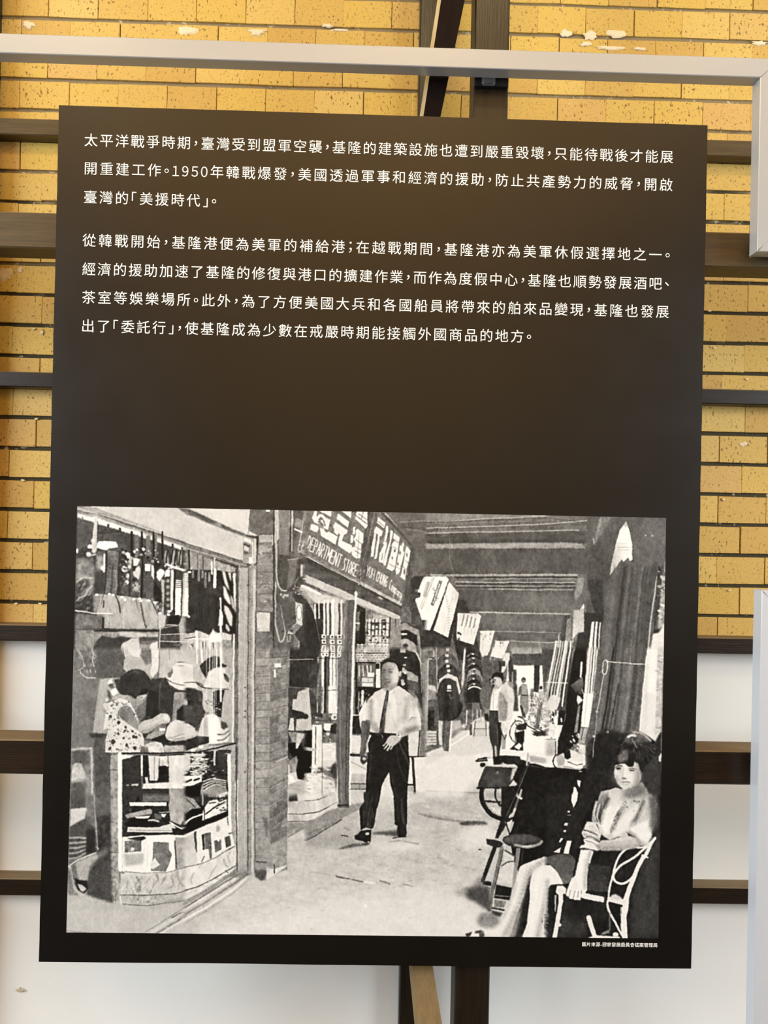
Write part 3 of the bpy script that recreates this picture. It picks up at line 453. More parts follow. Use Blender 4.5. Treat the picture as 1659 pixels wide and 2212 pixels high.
    for x, y, r in ((670, 1280, 30), (860, 1330, 22), (955, 1215, 22), (990, 1220, 18), (630, 1370, 22), (940, 1135, 16), (840, 1080, 18), (830, 1130, 16), (815, 1230, 16), (735, 1165, 14), (970, 1370, 22), (630, 935, 22), (740, 1020, 24)): E(72, x, y, r, r*1.1, b=3)
    P(128, "750 900 770 820 840 785 920 830 960 920 1010 1000 1060 1060 1100 1100 1080 1160 1020 1130 900 1050 760 950", b=4, cv=1, g=('x', 165), n=4)
    P(205, "1060 1010 1200 970 1290 910 1340 890 1420 900 1455 960 1450 1010 1400 1030 1340 1040 1250 1100 1160 1160 1060 1165 1020 1120", b=4, cv=1, n=4, g=190); L(150, 12, "1050 1150 1160 1150 1260 1090", b=6, a=.7); P(230, "1360 920 1430 920 1440 980 1380 1000", b=8); L(120, 8, "1350 960 1400 1020", a=.6)
    P(140, "1290 1050 1400 1030 1395 1140 1300 1210 1190 1250 1130 1230 1200 1160", b=5, n=26, sx=8, sy=6); B(248, 1310, 1095, 1385, 1128, b=3); P(165, "1110 1250 1160 1180 1300 1130 1390 1150 1330 1210 1200 1250", b=6, n=14); P(48, "1180 1260 1400 1170 1520 1260 1659 1300 1480 1330 1300 1300", b=5)
    # lower hat
    P(216, "1410 1080 1460 1010 1540 980 1659 1010 1659 1260 1540 1290 1420 1250 1390 1190", b=4, n=9, sx=20, sy=6); L(150, 12, "1410 1240 1540 1210 1659 1170", b=4); L(140, 10, "1440 1290 1560 1250 1659 1220", b=4); P(56, "1300 1300 1659 1270 1659 1330 1350 1350", b=6, n=10)
    P(215, "1170 1300 1250 1280 1340 1300 1380 1370 1370 1430 1130 1430 1100 1340", b=5, n=40, sx=7, sy=5); P(110, "1060 1350 1150 1350 1160 1430 1050 1430", b=4, n=26, sx=6, sy=6); P(185, "1380 1330 1659 1340 1659 1420 1380 1430", b=5, n=30, sx=10, sy=4)
    # tile 1: hats and reflections
    T(1, 1); P(190, "0 0 650 0 650 1300 0 1430", n=18, sx=5, sy=30); P(232, "0 205 110 220 110 400 130 480 0 470", b=4); P(226, "0 470 150 460 180 540 100 570 0 575", b=4, n=8); L(90, 12, "0 470 180 475 290 540", b=3, cv=1)
    P(60, "0 540 130 550 200 580 250 800 280 900 180 1040 0 1000", b=6, n=16); P(70, "180 580 260 580 240 760 190 740", b=4, n=16); P(235, "0 680 40 740 30 780 0 780", b=3); P(75, "0 800 220 770 290 880 240 1000 190 1150 0 1020", b=8, n=12)
    P(58, "200 240 260 180 330 130 400 100 470 110 500 200 590 235 560 260 470 250 400 270 320 320 300 420 220 300", b=4, n=10); P(228, "330 330 400 280 500 260 560 290 560 360 640 420 600 520 560 550 240 550 300 440", b=5, n=10); P(60, "530 340 570 360 630 440 600 470 550 430", b=5); L(70, 16, "150 470 280 540 600 560", b=4, cv=1); L(200, 8, "230 555 660 553", b=2)
    P(172, "530 0 650 0 650 500 610 440 590 240 540 220", b=5, n=10); P(182, "540 580 650 570 650 1290 600 1280 600 1060 500 960 520 720", b=5, n=8); P(45, "430 580 550 570 520 700 500 960 400 900 380 600", b=5, n=10); P(190, "240 580 390 570 380 900 300 880", b=5, n=24, sx=4, sy=20); S(40, (280, 700, 500, 900), (8, 22), (40, 240), ang=0, el=.5)
    for x, w, v, y1 in ((165, 18, 245, 200), (235, 26, 250, 180), (300, 8, 230, 700), (345, 12, 245, 520), (385, 8, 225, 900), (408, 8, 225, 900), (440, 14, 235, 520), (495, 30, 252, 720), (430, 7, 225, 760)): L(v, w, [x, 0, x, y1], b=3, a=.9)
    P(235, "240 980 310 920 380 900 440 930 490 1010 580 1080 610 1160 600 1260 540 1310 250 1300 200 1200 220 1040", b=5, cv=1, n=6); P(70, "490 1000 560 1020 600 1080 540 1120 500 1090", b=6); L(110, 16, "450 1180 540 1180 610 1130", b=5, cv=1); L(120, 16, "440 1260 540 1250 620 1180", b=5, cv=1); P(252, "330 950 450 950 450 1310 330 1310", b=12, a=.9); P(165, "240 960 320 940 320 1220 240 1210", b=8, a=.6); L(245, 14, "252 960 252 1300", b=3)
    P(215, "0 1030 60 1040 150 1100 140 1190 0 1250", b=5, n=14, sx=14, sy=5); P(58, "0 1270 180 1200 330 1220 330 1300 200 1340 0 1420", b=4, n=12); P(175, "200 1330 620 1280 700 1310 650 1400 250 1420", b=5, n=16); E(246, 112, 1400, 36, 24, b=4); E(240, 225, 1350, 36, 24, b=4)
    L(42, 18, "0 1432 150 1430 400 1375 700 1305", b=2, cv=1); L(60, 14, "330 1330 690 1300", b=4, a=.6)
    # --- curved glass counter
    T(0, 1); L(42, 16, "750 1440 1300 1440 1659 1432", b=2)
    P(165, "635 1470 745 1450 750 3480 650 3500 640 2600", b=3, n=26, sx=10, sy=10); L(246, 56, "762 1455 768 2400 770 3050", b=3); L(90, 9, "640 1670 735 1672"); L(90, 9, "640 2810 740 2810"); L(85, 8, "650 2380 730 2410")
    P(50, "800 1510 900 1500 1000 1470 1659 1450 1659 2600 1659 3060 800 2600", b=2, n=8); P(246, "790 1460 960 1465 900 1500 790 1530", b=3); P(62, "800 1520 1040 1480 1030 1980 800 2580", b=4, n=5)
    L(246, 26, "1066 1480 1070 1840 1075 2090", b=3); P(225, "1150 1470 1310 1470 1290 1820 1180 1820", b=4, n=14, sx=5, sy=40); L(160, 12, "1240 1480 1240 1800", b=3); P(45, "1100 1470 1140 1470 1160 1860 1100 1860", b=4); P(225, "1310 1480 1420 1470 1430 1620 1310 1620", b=4, n=30, sx=5, sy=8); P(38, "1310 1620 1400 1610 1410 1720 1310 1760", b=5); P(48, "1290 1780 1410 1770 1410 1840 1280 1840", b=5, n=14); P(226, "1430 1470 1659 1470 1659 1880 1440 1860", b=4, n=18, sx=8, sy=20)
    P(235, "1080 1860 1440 1840 1659 1860 1659 1930 1080 1930", b=4, n=24, sx=10, sy=6); P(60, "1040 1930 1440 1930 1440 2100 1040 2120", b=4, n=16); P(170, "1440 1930 1659 1930 1659 2400 1560 2300 1440 2200", b=5, n=24, sx=10, sy=14); P(195, "930 1870 1020 1855 1020 1890 920 1895", b=3); E(160, 870, 1885, 20, 14, b=4); L(60, 60, "1060 1780 1040 1990", b=6, a=.8); P(220, "1110 1770 1150 1770 1160 1860 1120 1860", b=3)
    T(0, 2); B(246, 895, 105, 1410, 155, b=2); P(120, "1080 0 1440 0 1440 90 1080 100", b=6, n=16); P(52, "1200 200 1440 160 1460 420 1300 440 1210 380", b=6, n=12); P(172, "830 290 880 265 1180 195 1210 210 1200 270 1000 300 870 335", b=4, n=6); P(236, "975 305 1190 290 1150 330 1000 330", b=3); P(40, "820 400 960 340 1200 340 1300 400 1280 440 850 440", b=5); L(205, 22, "1160 355 1240 355 1300 375", b=5, cv=1); P(245, "1330 270 1410 265 1380 320 1350 310", b=3); L(215, 12, "1310 250 1440 240", b=3); P(105, "1240 260 1330 280 1350 340 1250 350", b=8); L(190, 8, "1445 130 1460 360", a=.7)
    P(218, "870 450 1300 450 1500 390 1540 480 1500 525 860 515", b=3, n=8, sx=26, sy=5); L(90, 8, "890 490 1480 500", a=.6); P(178, "1450 160 1560 160 1659 330 1600 420 1460 370", b=4, n=24, sx=8, sy=14); P(44, "1480 460 1659 480 1659 550 1500 550", b=5); L(245, 16, "1450 380 1540 430 1620 470 1659 440", b=3); L(60, 14, "1460 370 1620 430", b=4)
    P(240, "800 585 1100 560 1659 560 1659 1050 1400 1075 800 1070", b=3, n=5)
    P(175, "1530 590 1659 590 1659 1020 1540 1030", b=6, n=14); L(70, 16, "1525 640 1540 1020", b=5); P(120, "830 640 1060 620 1060 790 830 800", b=3, n=34, sx=6, sy=6); E(225, 940, 755, 28, 26, b=5); P(190, "820 820 1100 820 1080 960 840 990", b=12, n=10); P(60, "860 600 1090 560 1130 600 1060 640 900 620", b=4, n=20); L(240, 18, "900 590 1090 565", b=3)
    P(246, "1140 560 1510 550 1500 1070 1120 1080", b=3); P(122, "1225 650 1445 660 1440 760 1480 820 1450 930 1400 1065 1190 1055 1215 880", b=3, n=5); P(226, "1180 970 1240 870 1320 970 1210 1035", b=3); L(150, 7, "1220 820 1470 822", a=.6)
    L(215, 14, "1150 700 1140 1000", b=3, a=.5)
    # marble base
    T(0, 2); P(208, "770 1090 1400 1080 1659 1010 2100 900 2350 700 2360 980 2150 1100 1659 1330 1300 1390 780 1380", b=3, n=16, sx=14, sy=14); P(188, "780 1390 1300 1400 1659 1350 2150 1120 2350 970 2330 1060 2150 1230 1659 1490 1200 1530 790 1510", b=3, n=22, sx=10, sy=8)
    L(72, 10, "770 1385 1200 1390 1659 1335 2100 1130 2360 960", b=2, cv=1); L(72, 9, "800 1515 1150 1530 1400 1500 1659 1460", b=4, a=.8, cv=1); L(90, 9, "820 1060 1090 1080 1400 1078 1659 1010 2350 715", b=3, a=.8)
    for s_ in ("1000 1130 1020 1180 1060 1250 1020 1350", "1270 1100 1290 1170 1230 1250 1180 1380", "1480 1130 1500 1250 1430 1300", "1560 1060 1580 1180 1659 1290", "880 1200 860 1290", "1040 1160 980 1260 1010 1330", "1720 1200 1780 1150 1860 1060 1930 980", "1950 900 2010 860 2060 960", "2180 800 2210 900 2260 960 2300 880", "1750 1090 1820 1200", "1110 1220 1180 1150", "1340 1240 1400 1140", "700 1000 690 1080"): L(120, 22, s_, b=16, a=.4, cv=1)
    P(110, "980 1320 1040 1240 1060 1330 1010 1370", b=8, a=.7); S(24, (840, 1420, 1300, 1500), (8, 22), (120, 220), ang=90, el=.6)
    S(30, (650, 0, 740, 1500), (10, 26), (100, 220), ang=60, el=.6, a=.6); L(235, 14, "770 1400 785 1520", b=3)
    for _ in range(120):
        x = prng.uniform(790, 2300); f = max(0, (x-1100))/1250; y = prng.uniform(1120, 1370)-f*f*330-f*90
        S(1, (x, y, x+10, y+10), (14, 60), (120, 240), kind='l', ang=prng.uniform(60, 130), a=.4, el=prng.uniform(.8, 2.6))
    for _ in range(60): S(1, (650, prng.uniform(20, 1480), 735, 1490), (10, 40), (90, 235), kind='l', ang=prng.uniform(40, 140), a=.5, el=1.6)
    # right side of counter (tile 1)
    T(1, 1); P(58, "120 1420 640 1400 600 2100 600 2300 0 2450 0 1450", b=2, n=14); P(170, "610 1400 690 1320 705 2700 620 2720", b=3, n=6); L(248, 46, "612 1470 625 2500", b=4, w2=40); P(210, "0 1440 75 1450 80 1640 40 1720 0 1740", b=4, n=16)
    P(62, "450 1390 640 1400 630 1450 570 1460 570 1640 560 1740 440 1620", b=3, n=6); L(205, 30, "412 1400 412 1600", b=4); L(190, 26, "245 1430 255 1640", b=4); L(170, 12, "560 1450 640 1450", b=3)
    for k in range(16): L(prng.choice([220, 235, 190]), prng.uniform(14, 26), [80+prng.uniform(-10, 60), 1460+k*18, 200+prng.uniform(-20, 140), 1454+k*18], b=4)
    S(60, (80, 1440, 400, 1760), (10, 32), (30, 240), ang=-5, el=.35); S(40, (0, 1640, 560, 1840), (10, 34), (30, 245), ang=-12, el=.35)
    P(240, "0 1760 230 1740 240 1830 0 1930", b=3, n=8); L(45, 22, "20 1840 90 1810", b=4); L(45, 22, "130 1815 200 1790", b=4)
    P(150, "260 1840 420 1790 540 1860 590 1960 560 2042 300 2042 210 2042 230 1900", b=4, n=10)
    for k in range(7): L(60 if k % 2 else 215, 16, [260, 1960-k*22, 360, 1890-k*16, 450, 1865-k*10, 560, 1900-k*14], b=4, cv=1)
    P(30, "0 1900 230 1880 200 2042 0 2042", b=5, n=8); P(240, "460 2030 570 1970 600 1980 600 2000 480 2060", b=3)
    T(1, 2); P(30, "0 60 80 20 200 130 270 180 280 340 600 220 600 290 300 420 0 550", b=4, n=6); P(150, "0 20 120 60 230 190 100 200 0 270", b=4, n=10); L(246, 22, "0 410 90 330 250 270", b=4, cv=1); L(70, 14, "20 60 150 180", b=4)
    P(238, "280 170 340 90 440 70 480 110 580 60 580 240 450 300 300 380 240 370 250 230", b=4, n=14, sx=16, sy=5); L(40, 18, "290 270 400 190 560 100", b=4, cv=1); L(60, 14, "340 120 430 110", b=3); S(26, (440, 60, 590, 260), (8, 24), (40, 230), ang=-20, el=.5); L(50, 14, "270 180 275 560", b=2)
    P(34, "0 450 300 340 480 270 600 220 600 290 420 380 300 420 0 545", b=4); P(60, "210 0 320 0 300 120 240 170", b=5, n=6); L(170, 20, "240 0 250 140", b=6); L(245, 22, "460 20 580 -30", b=4)
    P(236, "0 560 300 430 600 310 640 500 690 700 420 850 200 960 0 1000", b=3, n=7); P(196, "0 600 140 520 150 760 0 790", b=5, n=14); P(70, "130 520 165 500 165 800 145 800", b=4); P(60, "240 560 275 540 275 760 250 770", b=3); P(112, "280 540 365 520 375 870 345 890 330 750 280 760", b=3, n=6); P(105, "410 640 500 620 510 760 420 800", b=4, n=20, sx=6, sy=10); P(85, "550 590 620 570 640 700 570 740", b=4, n=22, sx=6, sy=10); E(170, 458, 470, 26, 50, b=6); P(246, "430 600 470 660 500 600", b=4); L(95, 14, "590 310 600 420", b=5); L(80, 14, "610 540 650 530", b=4)
    P(214, "0 780 150 760 180 980 0 995", b=6, n=6); L(70, 10, "230 930 270 850", b=5); L(90, 9, "0 1000 230 950 440 860 690 715", b=2, cv=1)
    P(226, "0 1010 230 960 440 870 690 725 700 980 500 1100 250 1240 0 1320", b=2, n=14, sx=12, sy=16); P(222, "0 1335 250 1255 500 1115 700 990 660 1080 400 1280 0 1450", b=3, n=14, sx=10, sy=6); L(70, 10, "0 1325 250 1245 500 1105 700 985", b=2, cv=1); L(80, 12, "560 1050 600 1080", b=4)
    for s_ in ("100 1230 90 1160 130 1080", "190 1010 240 960", "330 1180 380 1080 440 980", "540 900 560 980 600 1000", "640 780 600 860 620 940"): L(145, 16, s_, b=14, a=.4, cv=1)
    L(150, 46, "0 1500 300 1330 700 1060", b=14); L(110, 16, "0 1560 400 1310 740 1100", b=6); L(225, 26, "0 1590 400 1350 780 1110", b=8); L(130, 26, "0 1660 400 1420 850 1110", b=10, a=.8); L(235, 30, "0 1730 300 1560 640 1330 880 1130", b=10); L(150, 14, "0 1780 300 1610 640 1380 860 1200", b=8, a=.6)
    P(110, "660 1080 880 1060 930 1110 800 1150 620 1140", b=14, a=.7)
    T(0, 2); L(150, 14, "1120 1900 1659 1560", b=6); L(215, 24, "1170 1930 1659 1610", b=8); L(105, 14, "1480 1700 1640 1620", b=6); L(140, 20, "1230 1940 1659 1680", b=8); L(225, 20, "1300 1930 1659 1720", b=8); L(160, 40, "1400 1480 1659 1450", b=20, a=.5)
    # lower left: chair back mirror, leg and shoe, stool
    P(66, "450 260 640 270 645 1300 670 1500 500 1440 300 1380 330 1100 450 900", b=18, n=12); P(96, "450 -100 640 -100 640 300 440 300", b=20, a=.7, n=12)
    P(168, "440 840 620 700 600 800 380 960", b=30, a=.5)
    T(0, 1); P(138, "100 1360 380 1350 400 2042 100 2042", b=4, n=12); L(205, 26, "110 1390 370 1370 395 2700 460 2750", b=8, a=.8); P(96, "110 1400 340 1400 350 1600 110 1600", b=16, n=8); P(198, "100 1600 170 1570 240 1590 280 1700 290 1780 100 1830", b=5, n=30, sx=8, sy=8); P(100, "100 1850 290 1830 290 2100 90 2200", b=12, n=8); L(160, 24, "100 1840 330 1790", b=6)
    T(0, 2); P(92, "80 0 290 0 290 190 80 200", b=10, n=6); P(118, "300 0 400 0 430 760 340 740 310 300", b=8, n=8); L(180, 14, "410 0 455 760", b=4, a=.8); P(212, "80 200 310 180 280 330 75 440", b=8, n=6); P(84, "75 440 300 340 420 460 430 800 220 870 60 900", b=8, n=5); P(52, "300 480 420 470 430 800 300 830", b=12, a=.9)
    for k in range(5): L(175, 24, [75, 600+k*70, 180, 590+k*70, 290, 600+k*52], b=14, a=.8, cv=1)
    L(212, 18, "60 990 200 900 420 810", b=5, cv=1); P(176, "160 940 420 830 470 860 350 1000 320 1180 200 1180 170 1060", b=6, n=4); P(120, "330 1020 400 900 440 900 350 1060", b=14, a=.5); L(196, 30, "80 1000 110 1200 150 1310 260 1390", b=8, cv=1); P(44, "140 1150 200 1180 310 1190 330 1300 270 1370 190 1320 150 1230", b=6); P(196, "180 1235 250 1250 300 1300 260 1345 220 1320", b=5); P(110, "60 1060 90 1010 130 1300 200 1390 60 1380", b=10, a=.7)
    P(84, "330 1100 640 880 650 1480 500 1440 330 1380", b=24, a=.8, n=8)
    L(120, 9, "30 1880 300 1895", b=5, a=.6)

def paint_mid():
    # --- second shop window: coats, clothes, counter
    T(1, 1); P(58, "1450 0 1659 0 1659 540 1440 520", b=4, n=8); L(225, 8, "1440 155 1659 152"); P(70, "1430 540 1659 540 1659 1800 1420 1500", b=4, n=12)
    P(198, "1560 590 1659 560 1659 880 1480 840 1490 700 1540 700", b=3, n=14, sx=5, sy=14); P(52, "1480 850 1659 890 1659 970 1470 930", b=2); P(216, "1460 960 1500 960 1510 1130 1430 1130", b=3, n=8); P(196, "1540 980 1659 960 1659 1130 1530 1130", b=4, n=12)
    P(150, "1430 1150 1570 1150 1590 1300 1480 1290", b=5, n=30, sx=10, sy=8); P(34, "1420 1300 1600 1300 1659 1400 1659 1820 1560 1800 1500 1500 1430 1400", b=5, n=10); P(200, "1550 1160 1659 1170 1560 1380 1530 1370", b=4, n=26, sx=4, sy=10); P(150, "1440 1560 1540 1480 1570 1540 1530 1700 1450 1720", b=5, n=34, sx=6, sy=10); P(246, "1410 1740 1490 1760 1550 1880 1520 1890 1440 1830", b=4)
    P(190, "1420 1880 1659 1800 1659 2200 1420 2200", b=5, n=22, sx=20, sy=6)
    T(1, 2); P(200, "1440 110 1659 100 1659 280 1430 270", b=3, n=16, sx=8, sy=10); P(70, "1440 20 1540 0 1560 90 1430 100", b=6, n=14); P(215, "1560 0 1659 0 1659 90 1560 80", b=4); L(50, 9, "1430 275 1659 270"); P(190, "1430 290 1659 280 1659 370 1430 370", b=3, n=22, sx=4, sy=20); L(60, 9, "1420 378 1659 372")
    P(150, "1400 390 1659 385 1659 480 1420 590", b=5, n=12, sx=20, sy=6); L(110, 10, "1420 590 1659 450", b=5); L(205, 14, "1420 620 1659 490", b=8); P(196, "1410 620 1659 500 1659 900 1400 1000", b=14, n=16, sx=12, sy=8)
    T(2, 1); P(112, "0 0 500 0 430 2042 0 2042", n=22, sx=5, sy=24); P(58, "0 0 200 0 170 180 110 540 30 540 0 510", b=3, n=6); L(220, 9, "0 152 110 150"); P(202, "0 540 50 540 100 1120 0 1130", b=2, n=8); E(50, 12, 935, 38, 38, b=3); P(70, "55 560 110 600 250 900 200 940 100 990", b=3, n=8)
    for x, w, v in ((245, 36, 236), (175, 14, 200), (305, 20, 90), (355, 34, 246), (400, 38, 236), (440, 20, 190), (280, 26, 45), (330, 14, 60)): L(v, w, [x, 120, x-4, 880], b=4)
    for y in (0, 60): 
        for x in (215, 265, 350, 435): B(236, x, y, x+58, y+52, b=1); E(70, x+30, y+26, 10, b=2)
    P(70, "30 200 200 200 160 560 60 520", b=8, n=26, sx=8, sy=10); P(90, "100 540 250 520 240 900 160 720", b=6, a=.7, n=26); P(236, "320 520 420 500 440 900 320 900", b=8, n=14, sx=4, sy=30); L(48, 7, "180 135 490 135"); L(60, 7, "230 580 480 575")
    S(50, (120, 840, 450, 1300), (10, 30), (40, 245), el=.7); E(236, 400, 945, 46, 42, b=4); E(120, 405, 950, 20, b=3); B(242, 265, 1035, 350, 1130, b=3); P(50, "360 1050 430 1030 430 1180 350 1170", b=4); L(70, 10, "110 1000 500 1000", b=3)
    P(240, "100 1055 240 1055 240 1560 180 1640 170 1700 100 1700", b=3, n=40, sx=4, sy=16); P(32, "0 1130 95 1130 90 1700 0 1760", b=3, n=10); L(240, 24, "118 1060 100 1740", b=3); L(240, 14, "178 1060 170 1640"); L(70, 10, "150 1080 140 1600", b=2); P(190, "0 1350 160 1380 160 1420 0 1400", b=5)
    P(222, "200 1300 430 1300 430 1600 350 1640 180 1640", b=8, n=26, sx=20, sy=6); P(225, "0 1720 230 1720 400 1800 440 2042 0 2042", b=6, n=22, sx=18, sy=7); S(40, (0, 1640, 440, 2042), (16, 50), (120, 245), ang=25, el=.3, a=.7); P(72, "380 1600 430 1560 430 1800 340 1720", b=10, n=14)
    L(60, 7, "240 1060 240 2042", a=.8)
    T(2, 2); P(232, "0 0 400 0 230 20 0 80", b=3, n=10); L(70, 9, "0 90 180 70 400 -20", b=3, cv=1); P(214, "0 95 200 75 420 -20 440 120 200 240 0 262", b=2, n=22, sx=6, sy=20); L(60, 12, "0 262 200 235 440 110", b=2, cv=1); P(222, "0 275 120 262 240 240 110 345 0 365", b=3, n=20); 
    P(146, "0 370 110 350 300 240 600 140 820 70 820 170 500 340 300 480 0 640", b=6, n=14, sx=14, sy=8); L(92, 16, "0 640 150 570 420 400 500 350", b=7); L(60, 9, "410 410 500 350", b=3); L(100, 10, "0 560 200 480 400 390", b=6, a=.6); P(205, "240 150 800 -30 830 60 500 220", b=12, a=.5, n=10)
    # post between windows
    T(2, 1); P(108, "500 0 640 0 600 2200 460 2200 430 1000", b=3, n=14, sx=4, sy=60); L(150, 14, "510 0 480 900 500 2100", a=.6, b=4); L(60, 14, "590 0 560 2100", b=4, a=.8); L(80, 7, "620 0 590 2000"); L(246, 32, "668 0 640 1000 618 2150", b=2); P(60, "440 2150 600 2150 590 2170 450 2190", b=4)
    # inner shop display: boxes, books
    P(160, "690 0 1160 0 1160 180 720 200", b=2, n=14)
    for r in range(4):
        for x in range(715, 1110, 47): B(prng.uniform(180, 245), x, -60+r*66, x+38, -6+r*66); E(70, x+18, -32+r*66, 8, b=1)
    for y in (66, 190): L(40, 9, [700, y, 1110, y])
    P(42, "690 190 1050 190 1050 940 690 920", b=2, n=14); P(115, "720 200 970 210 960 540 720 530", b=3, n=26, sx=5, sy=14)
    for x in (745, 800, 860, 905): L(222, 16, [x, 240, x, 380], b=2)
    B(222, 780, 405, 865, 465); B(215, 870, 405, 940, 465); B(225, 780, 475, 940, 525, n=20, sx=5, sy=5); B(238, 860, 330, 950, 390, b=3, n=16); B(246, 975, 280, 1040, 545, b=3); L(110, 8, "700 450 780 450"); L(240, 12, "975 200 1030 200 1030 280")
    P(46, "690 540 960 560 900 700 800 900 690 900", b=4, n=16); L(222, 34, "790 590 785 780", b=4); L(180, 20, "740 600 735 880", b=6, a=.7); S(24, (700, 560, 900, 900), (6, 22), (90, 220), ang=90, el=.5)
    P(50, "660 920 790 920 770 1180 660 1170", b=3, n=16); L(246, 14, "640 925 780 922"); P(228, "640 1190 770 1200 770 1430 640 1430", b=3, n=10, sx=20, sy=8); L(60, 40, "640 1465 780 1470", b=3); P(226, "630 1490 830 1560 840 1720 620 1700", b=4, n=10, sx=30, sy=8); L(90, 10, "640 1560 830 1660", b=6, a=.5); P(190, "640 1730 830 1730 830 1870 630 1860", b=4, n=16, sx=8, sy=16); L(60, 16, "630 1870 830 1870", b=3); P(160, "630 1880 830 1880 830 1940 630 1940", b=3, n=16); L(50, 12, "620 1944 830 1944"); P(208, "620 1950 1000 1950 820 2120 620 2150", b=6, n=8)
    P(236, "740 900 840 700 840 1200 790 1200 760 1060", b=4)
    # shop floor behind the man's right, small table
    P(220, "1420 1180 1580 1130 1570 1480 1440 1480", b=3, n=8); L(50, 14, "1575 1130 1560 1480", b=2); P(118, "1590 1000 1659 900 1659 1480 1580 1480", b=4, n=12); L(50, 16, "1430 1495 1659 1490", b=3); P(228, "1400 1510 1659 1510 1659 2042 1390 2042", b=3, n=9, sx=20, sy=8); L(46, 34, "1480 1510 1510 2000", b=2); L(50, 24, "1390 1880 1500 1880", b=3); P(180, "1400 1900 1500 1900 1500 1980 1400 1970", b=5); P(205, "1660 1980 1400 1990 1380 2120 1660 2120", b=8)
    # --- walking man: trousers, shirt, head, arms
    P(222, "1000 1780 1150 1720 1190 1900 1220 2042 1040 2042", b=4, n=8)
    P(44, "900 1150 1050 1180 1250 1180 1410 1210 1440 1560 1420 1800 1400 2042 1390 2200 1230 2200 1220 2042 1180 1880 1160 1700 1100 1800 1060 1880 1030 2050 1000 2200 800 2200 830 2042 850 1640 870 1300", b=3, n=5)
    T(2, 2); P(50, "800 -30 1030 -30 990 200 960 400 930 470 900 480 830 460 760 500 750 200 810 110", b=3, n=10, sx=5, sy=20); P(46, "1230 -30 1410 -30 1400 400 1390 450 1300 460 1230 410", b=3, n=8, sx=4, sy=20); L(80, 10, "1000 20 940 320", a=.5, b=6); L(26, 16, "770 200 780 480", b=4)
    P(92, "830 450 930 470 880 400 860 380", b=10, a=.5)
    P(40, "770 500 910 490 910 640 880 690 800 650 690 620 680 570 720 550", b=4, n=6); E(205, 855, 545, 30, 20, b=5); P(200, "860 650 890 650 880 680 860 670", b=4); P(48, "1270 440 1390 440 1400 540 1380 590 1290 600 1260 540", b=4, n=6); L(42, 9, "1210 603 1390 585", b=3)
    P(92, "530 720 700 680 880 680 850 710 700 730 430 765", b=10); L(60, 14, "800 690 880 682", b=5); P(84, "930 530 1100 515 1270 500 1270 585 1100 560 940 555", b=12); L(60, 14, "500 565 590 580", b=6); P(120, "520 450 640 490 600 510", b=10, a=.6)
    T(2, 1)
    P(96, "780 1000 900 1000 870 1200 840 1300 830 1480 850 1560 820 1590 770 1560 760 1450 770 1330 770 1150", b=4, n=6); P(66, "770 1480 850 1480 850 1560 800 1600 760 1560", b=5); E(190, 815, 1520, 22, 22, b=5); L(60, 9, "850 1440 850 1560", b=3); L(238, 24, "900 1200 850 1320 870 1420", b=8)
    P(208, "1260 1160 1300 1100 1380 1060 1420 1000 1480 960 1550 960 1590 1100 1560 1130 1440 1180 1330 1230 1290 1300 1210 1390 1130 1420 1090 1380 1070 1340 1150 1220 1210 1200", b=4, n=8, g=170); P(238, "1260 1180 1320 1180 1320 1230 1260 1240", b=4); E(90, 1290, 1195, 14, 10, b=3)
    P(38, "1060 1330 1150 1215 1215 1195 1290 1300 1210 1400 1100 1420", b=4)
    P(200, "1150 1225 1210 1195 1275 1200 1300 1260 1250 1330 1190 1350 1120 1300", b=4, cv=1, n=8)
    for x0, y0, x1, y1, w in ((1140, 1265, 1075, 1345, 24), (1165, 1290, 1096, 1385, 25), (1195, 1305, 1132, 1408, 25), (1235, 1300, 1178, 1395, 24)): L(188, w+3, [x0+20, y0-20, x1, y1], b=4, w2=w-5); L(226, w-13, [x0+20, y0-24, x1+2, y1-4], b=7, w2=w-16, a=.7)
    L(190, 26, "1260 1230 1220 1300 1195 1330", b=6, w2=18)
    P(120, "1380 1100 1550 1050 1560 1110 1400 1180", b=16, a=.5)
    P(220, "870 700 960 600 1100 540 1290 520 1460 630 1510 700 1560 860 1590 960 1600 1080 1550 960 1480 950 1420 1000 1390 1060 1250 1170 1050 1170 890 1150 910 1000 840 980 780 1010 760 960 820 820", b=3, n=7, sx=14, sy=20)
    P(222, "1550 900 1590 960 1600 1110 1570 1140 1540 1000", b=4); L(150, 18, "910 700 910 1000 930 1100", b=14, a=.6); L(160, 18, "1390 800 1380 950 1400 990", b=14, a=.6); L(176, 14, "1200 960 1260 1100", b=12, a=.6); L(150, 14, "960 1080 1000 1160", b=8, a=.6); L(190, 10, "870 720 830 880", b=8, a=.5); L(240, 30, "1230 700 1240 900", b=24, a=.5); L(150, 10, "1260 760 1300 780", a=.4, b=4)
    for k in range(3): L(175, 12, [1420+k*28, 640+k*30, 1460+k*24, 820+k*30], b=10, a=.5)
    P(66, "1120 580 1160 570 1140 760 1110 960 1090 1180 1020 1180 1030 1040 1070 860", b=3, n=12, sx=4, sy=20); L(120, 14, "1130 640 1100 820", b=5, a=.6); L(210, 9, "1150 580 1200 640 1220 600", b=3); P(235, "1150 580 1200 560 1290 530 1230 600 1200 650", b=3); L(110, 7, "1190 640 1240 590"); P(190, "1080 540 1130 570 1110 600 1060 560", b=4)
    L(40, 26, "900 1165 1240 1190", b=3); L(190, 7, "1060 1190 1075 1230")
    P(135, "1060 260 1100 200 1200 190 1260 230 1290 330 1270 480 1230 560 1150 580 1090 520 1060 400", b=4, cv=1, n=5, g=('x', 215)); P(222, "1230 280 1290 320 1290 420 1250 500 1190 470 1200 360", b=14); P(165, "1140 530 1260 470 1270 530 1160 590", b=8); E(205, 1310, 345, 22, 46, 10, b=6)
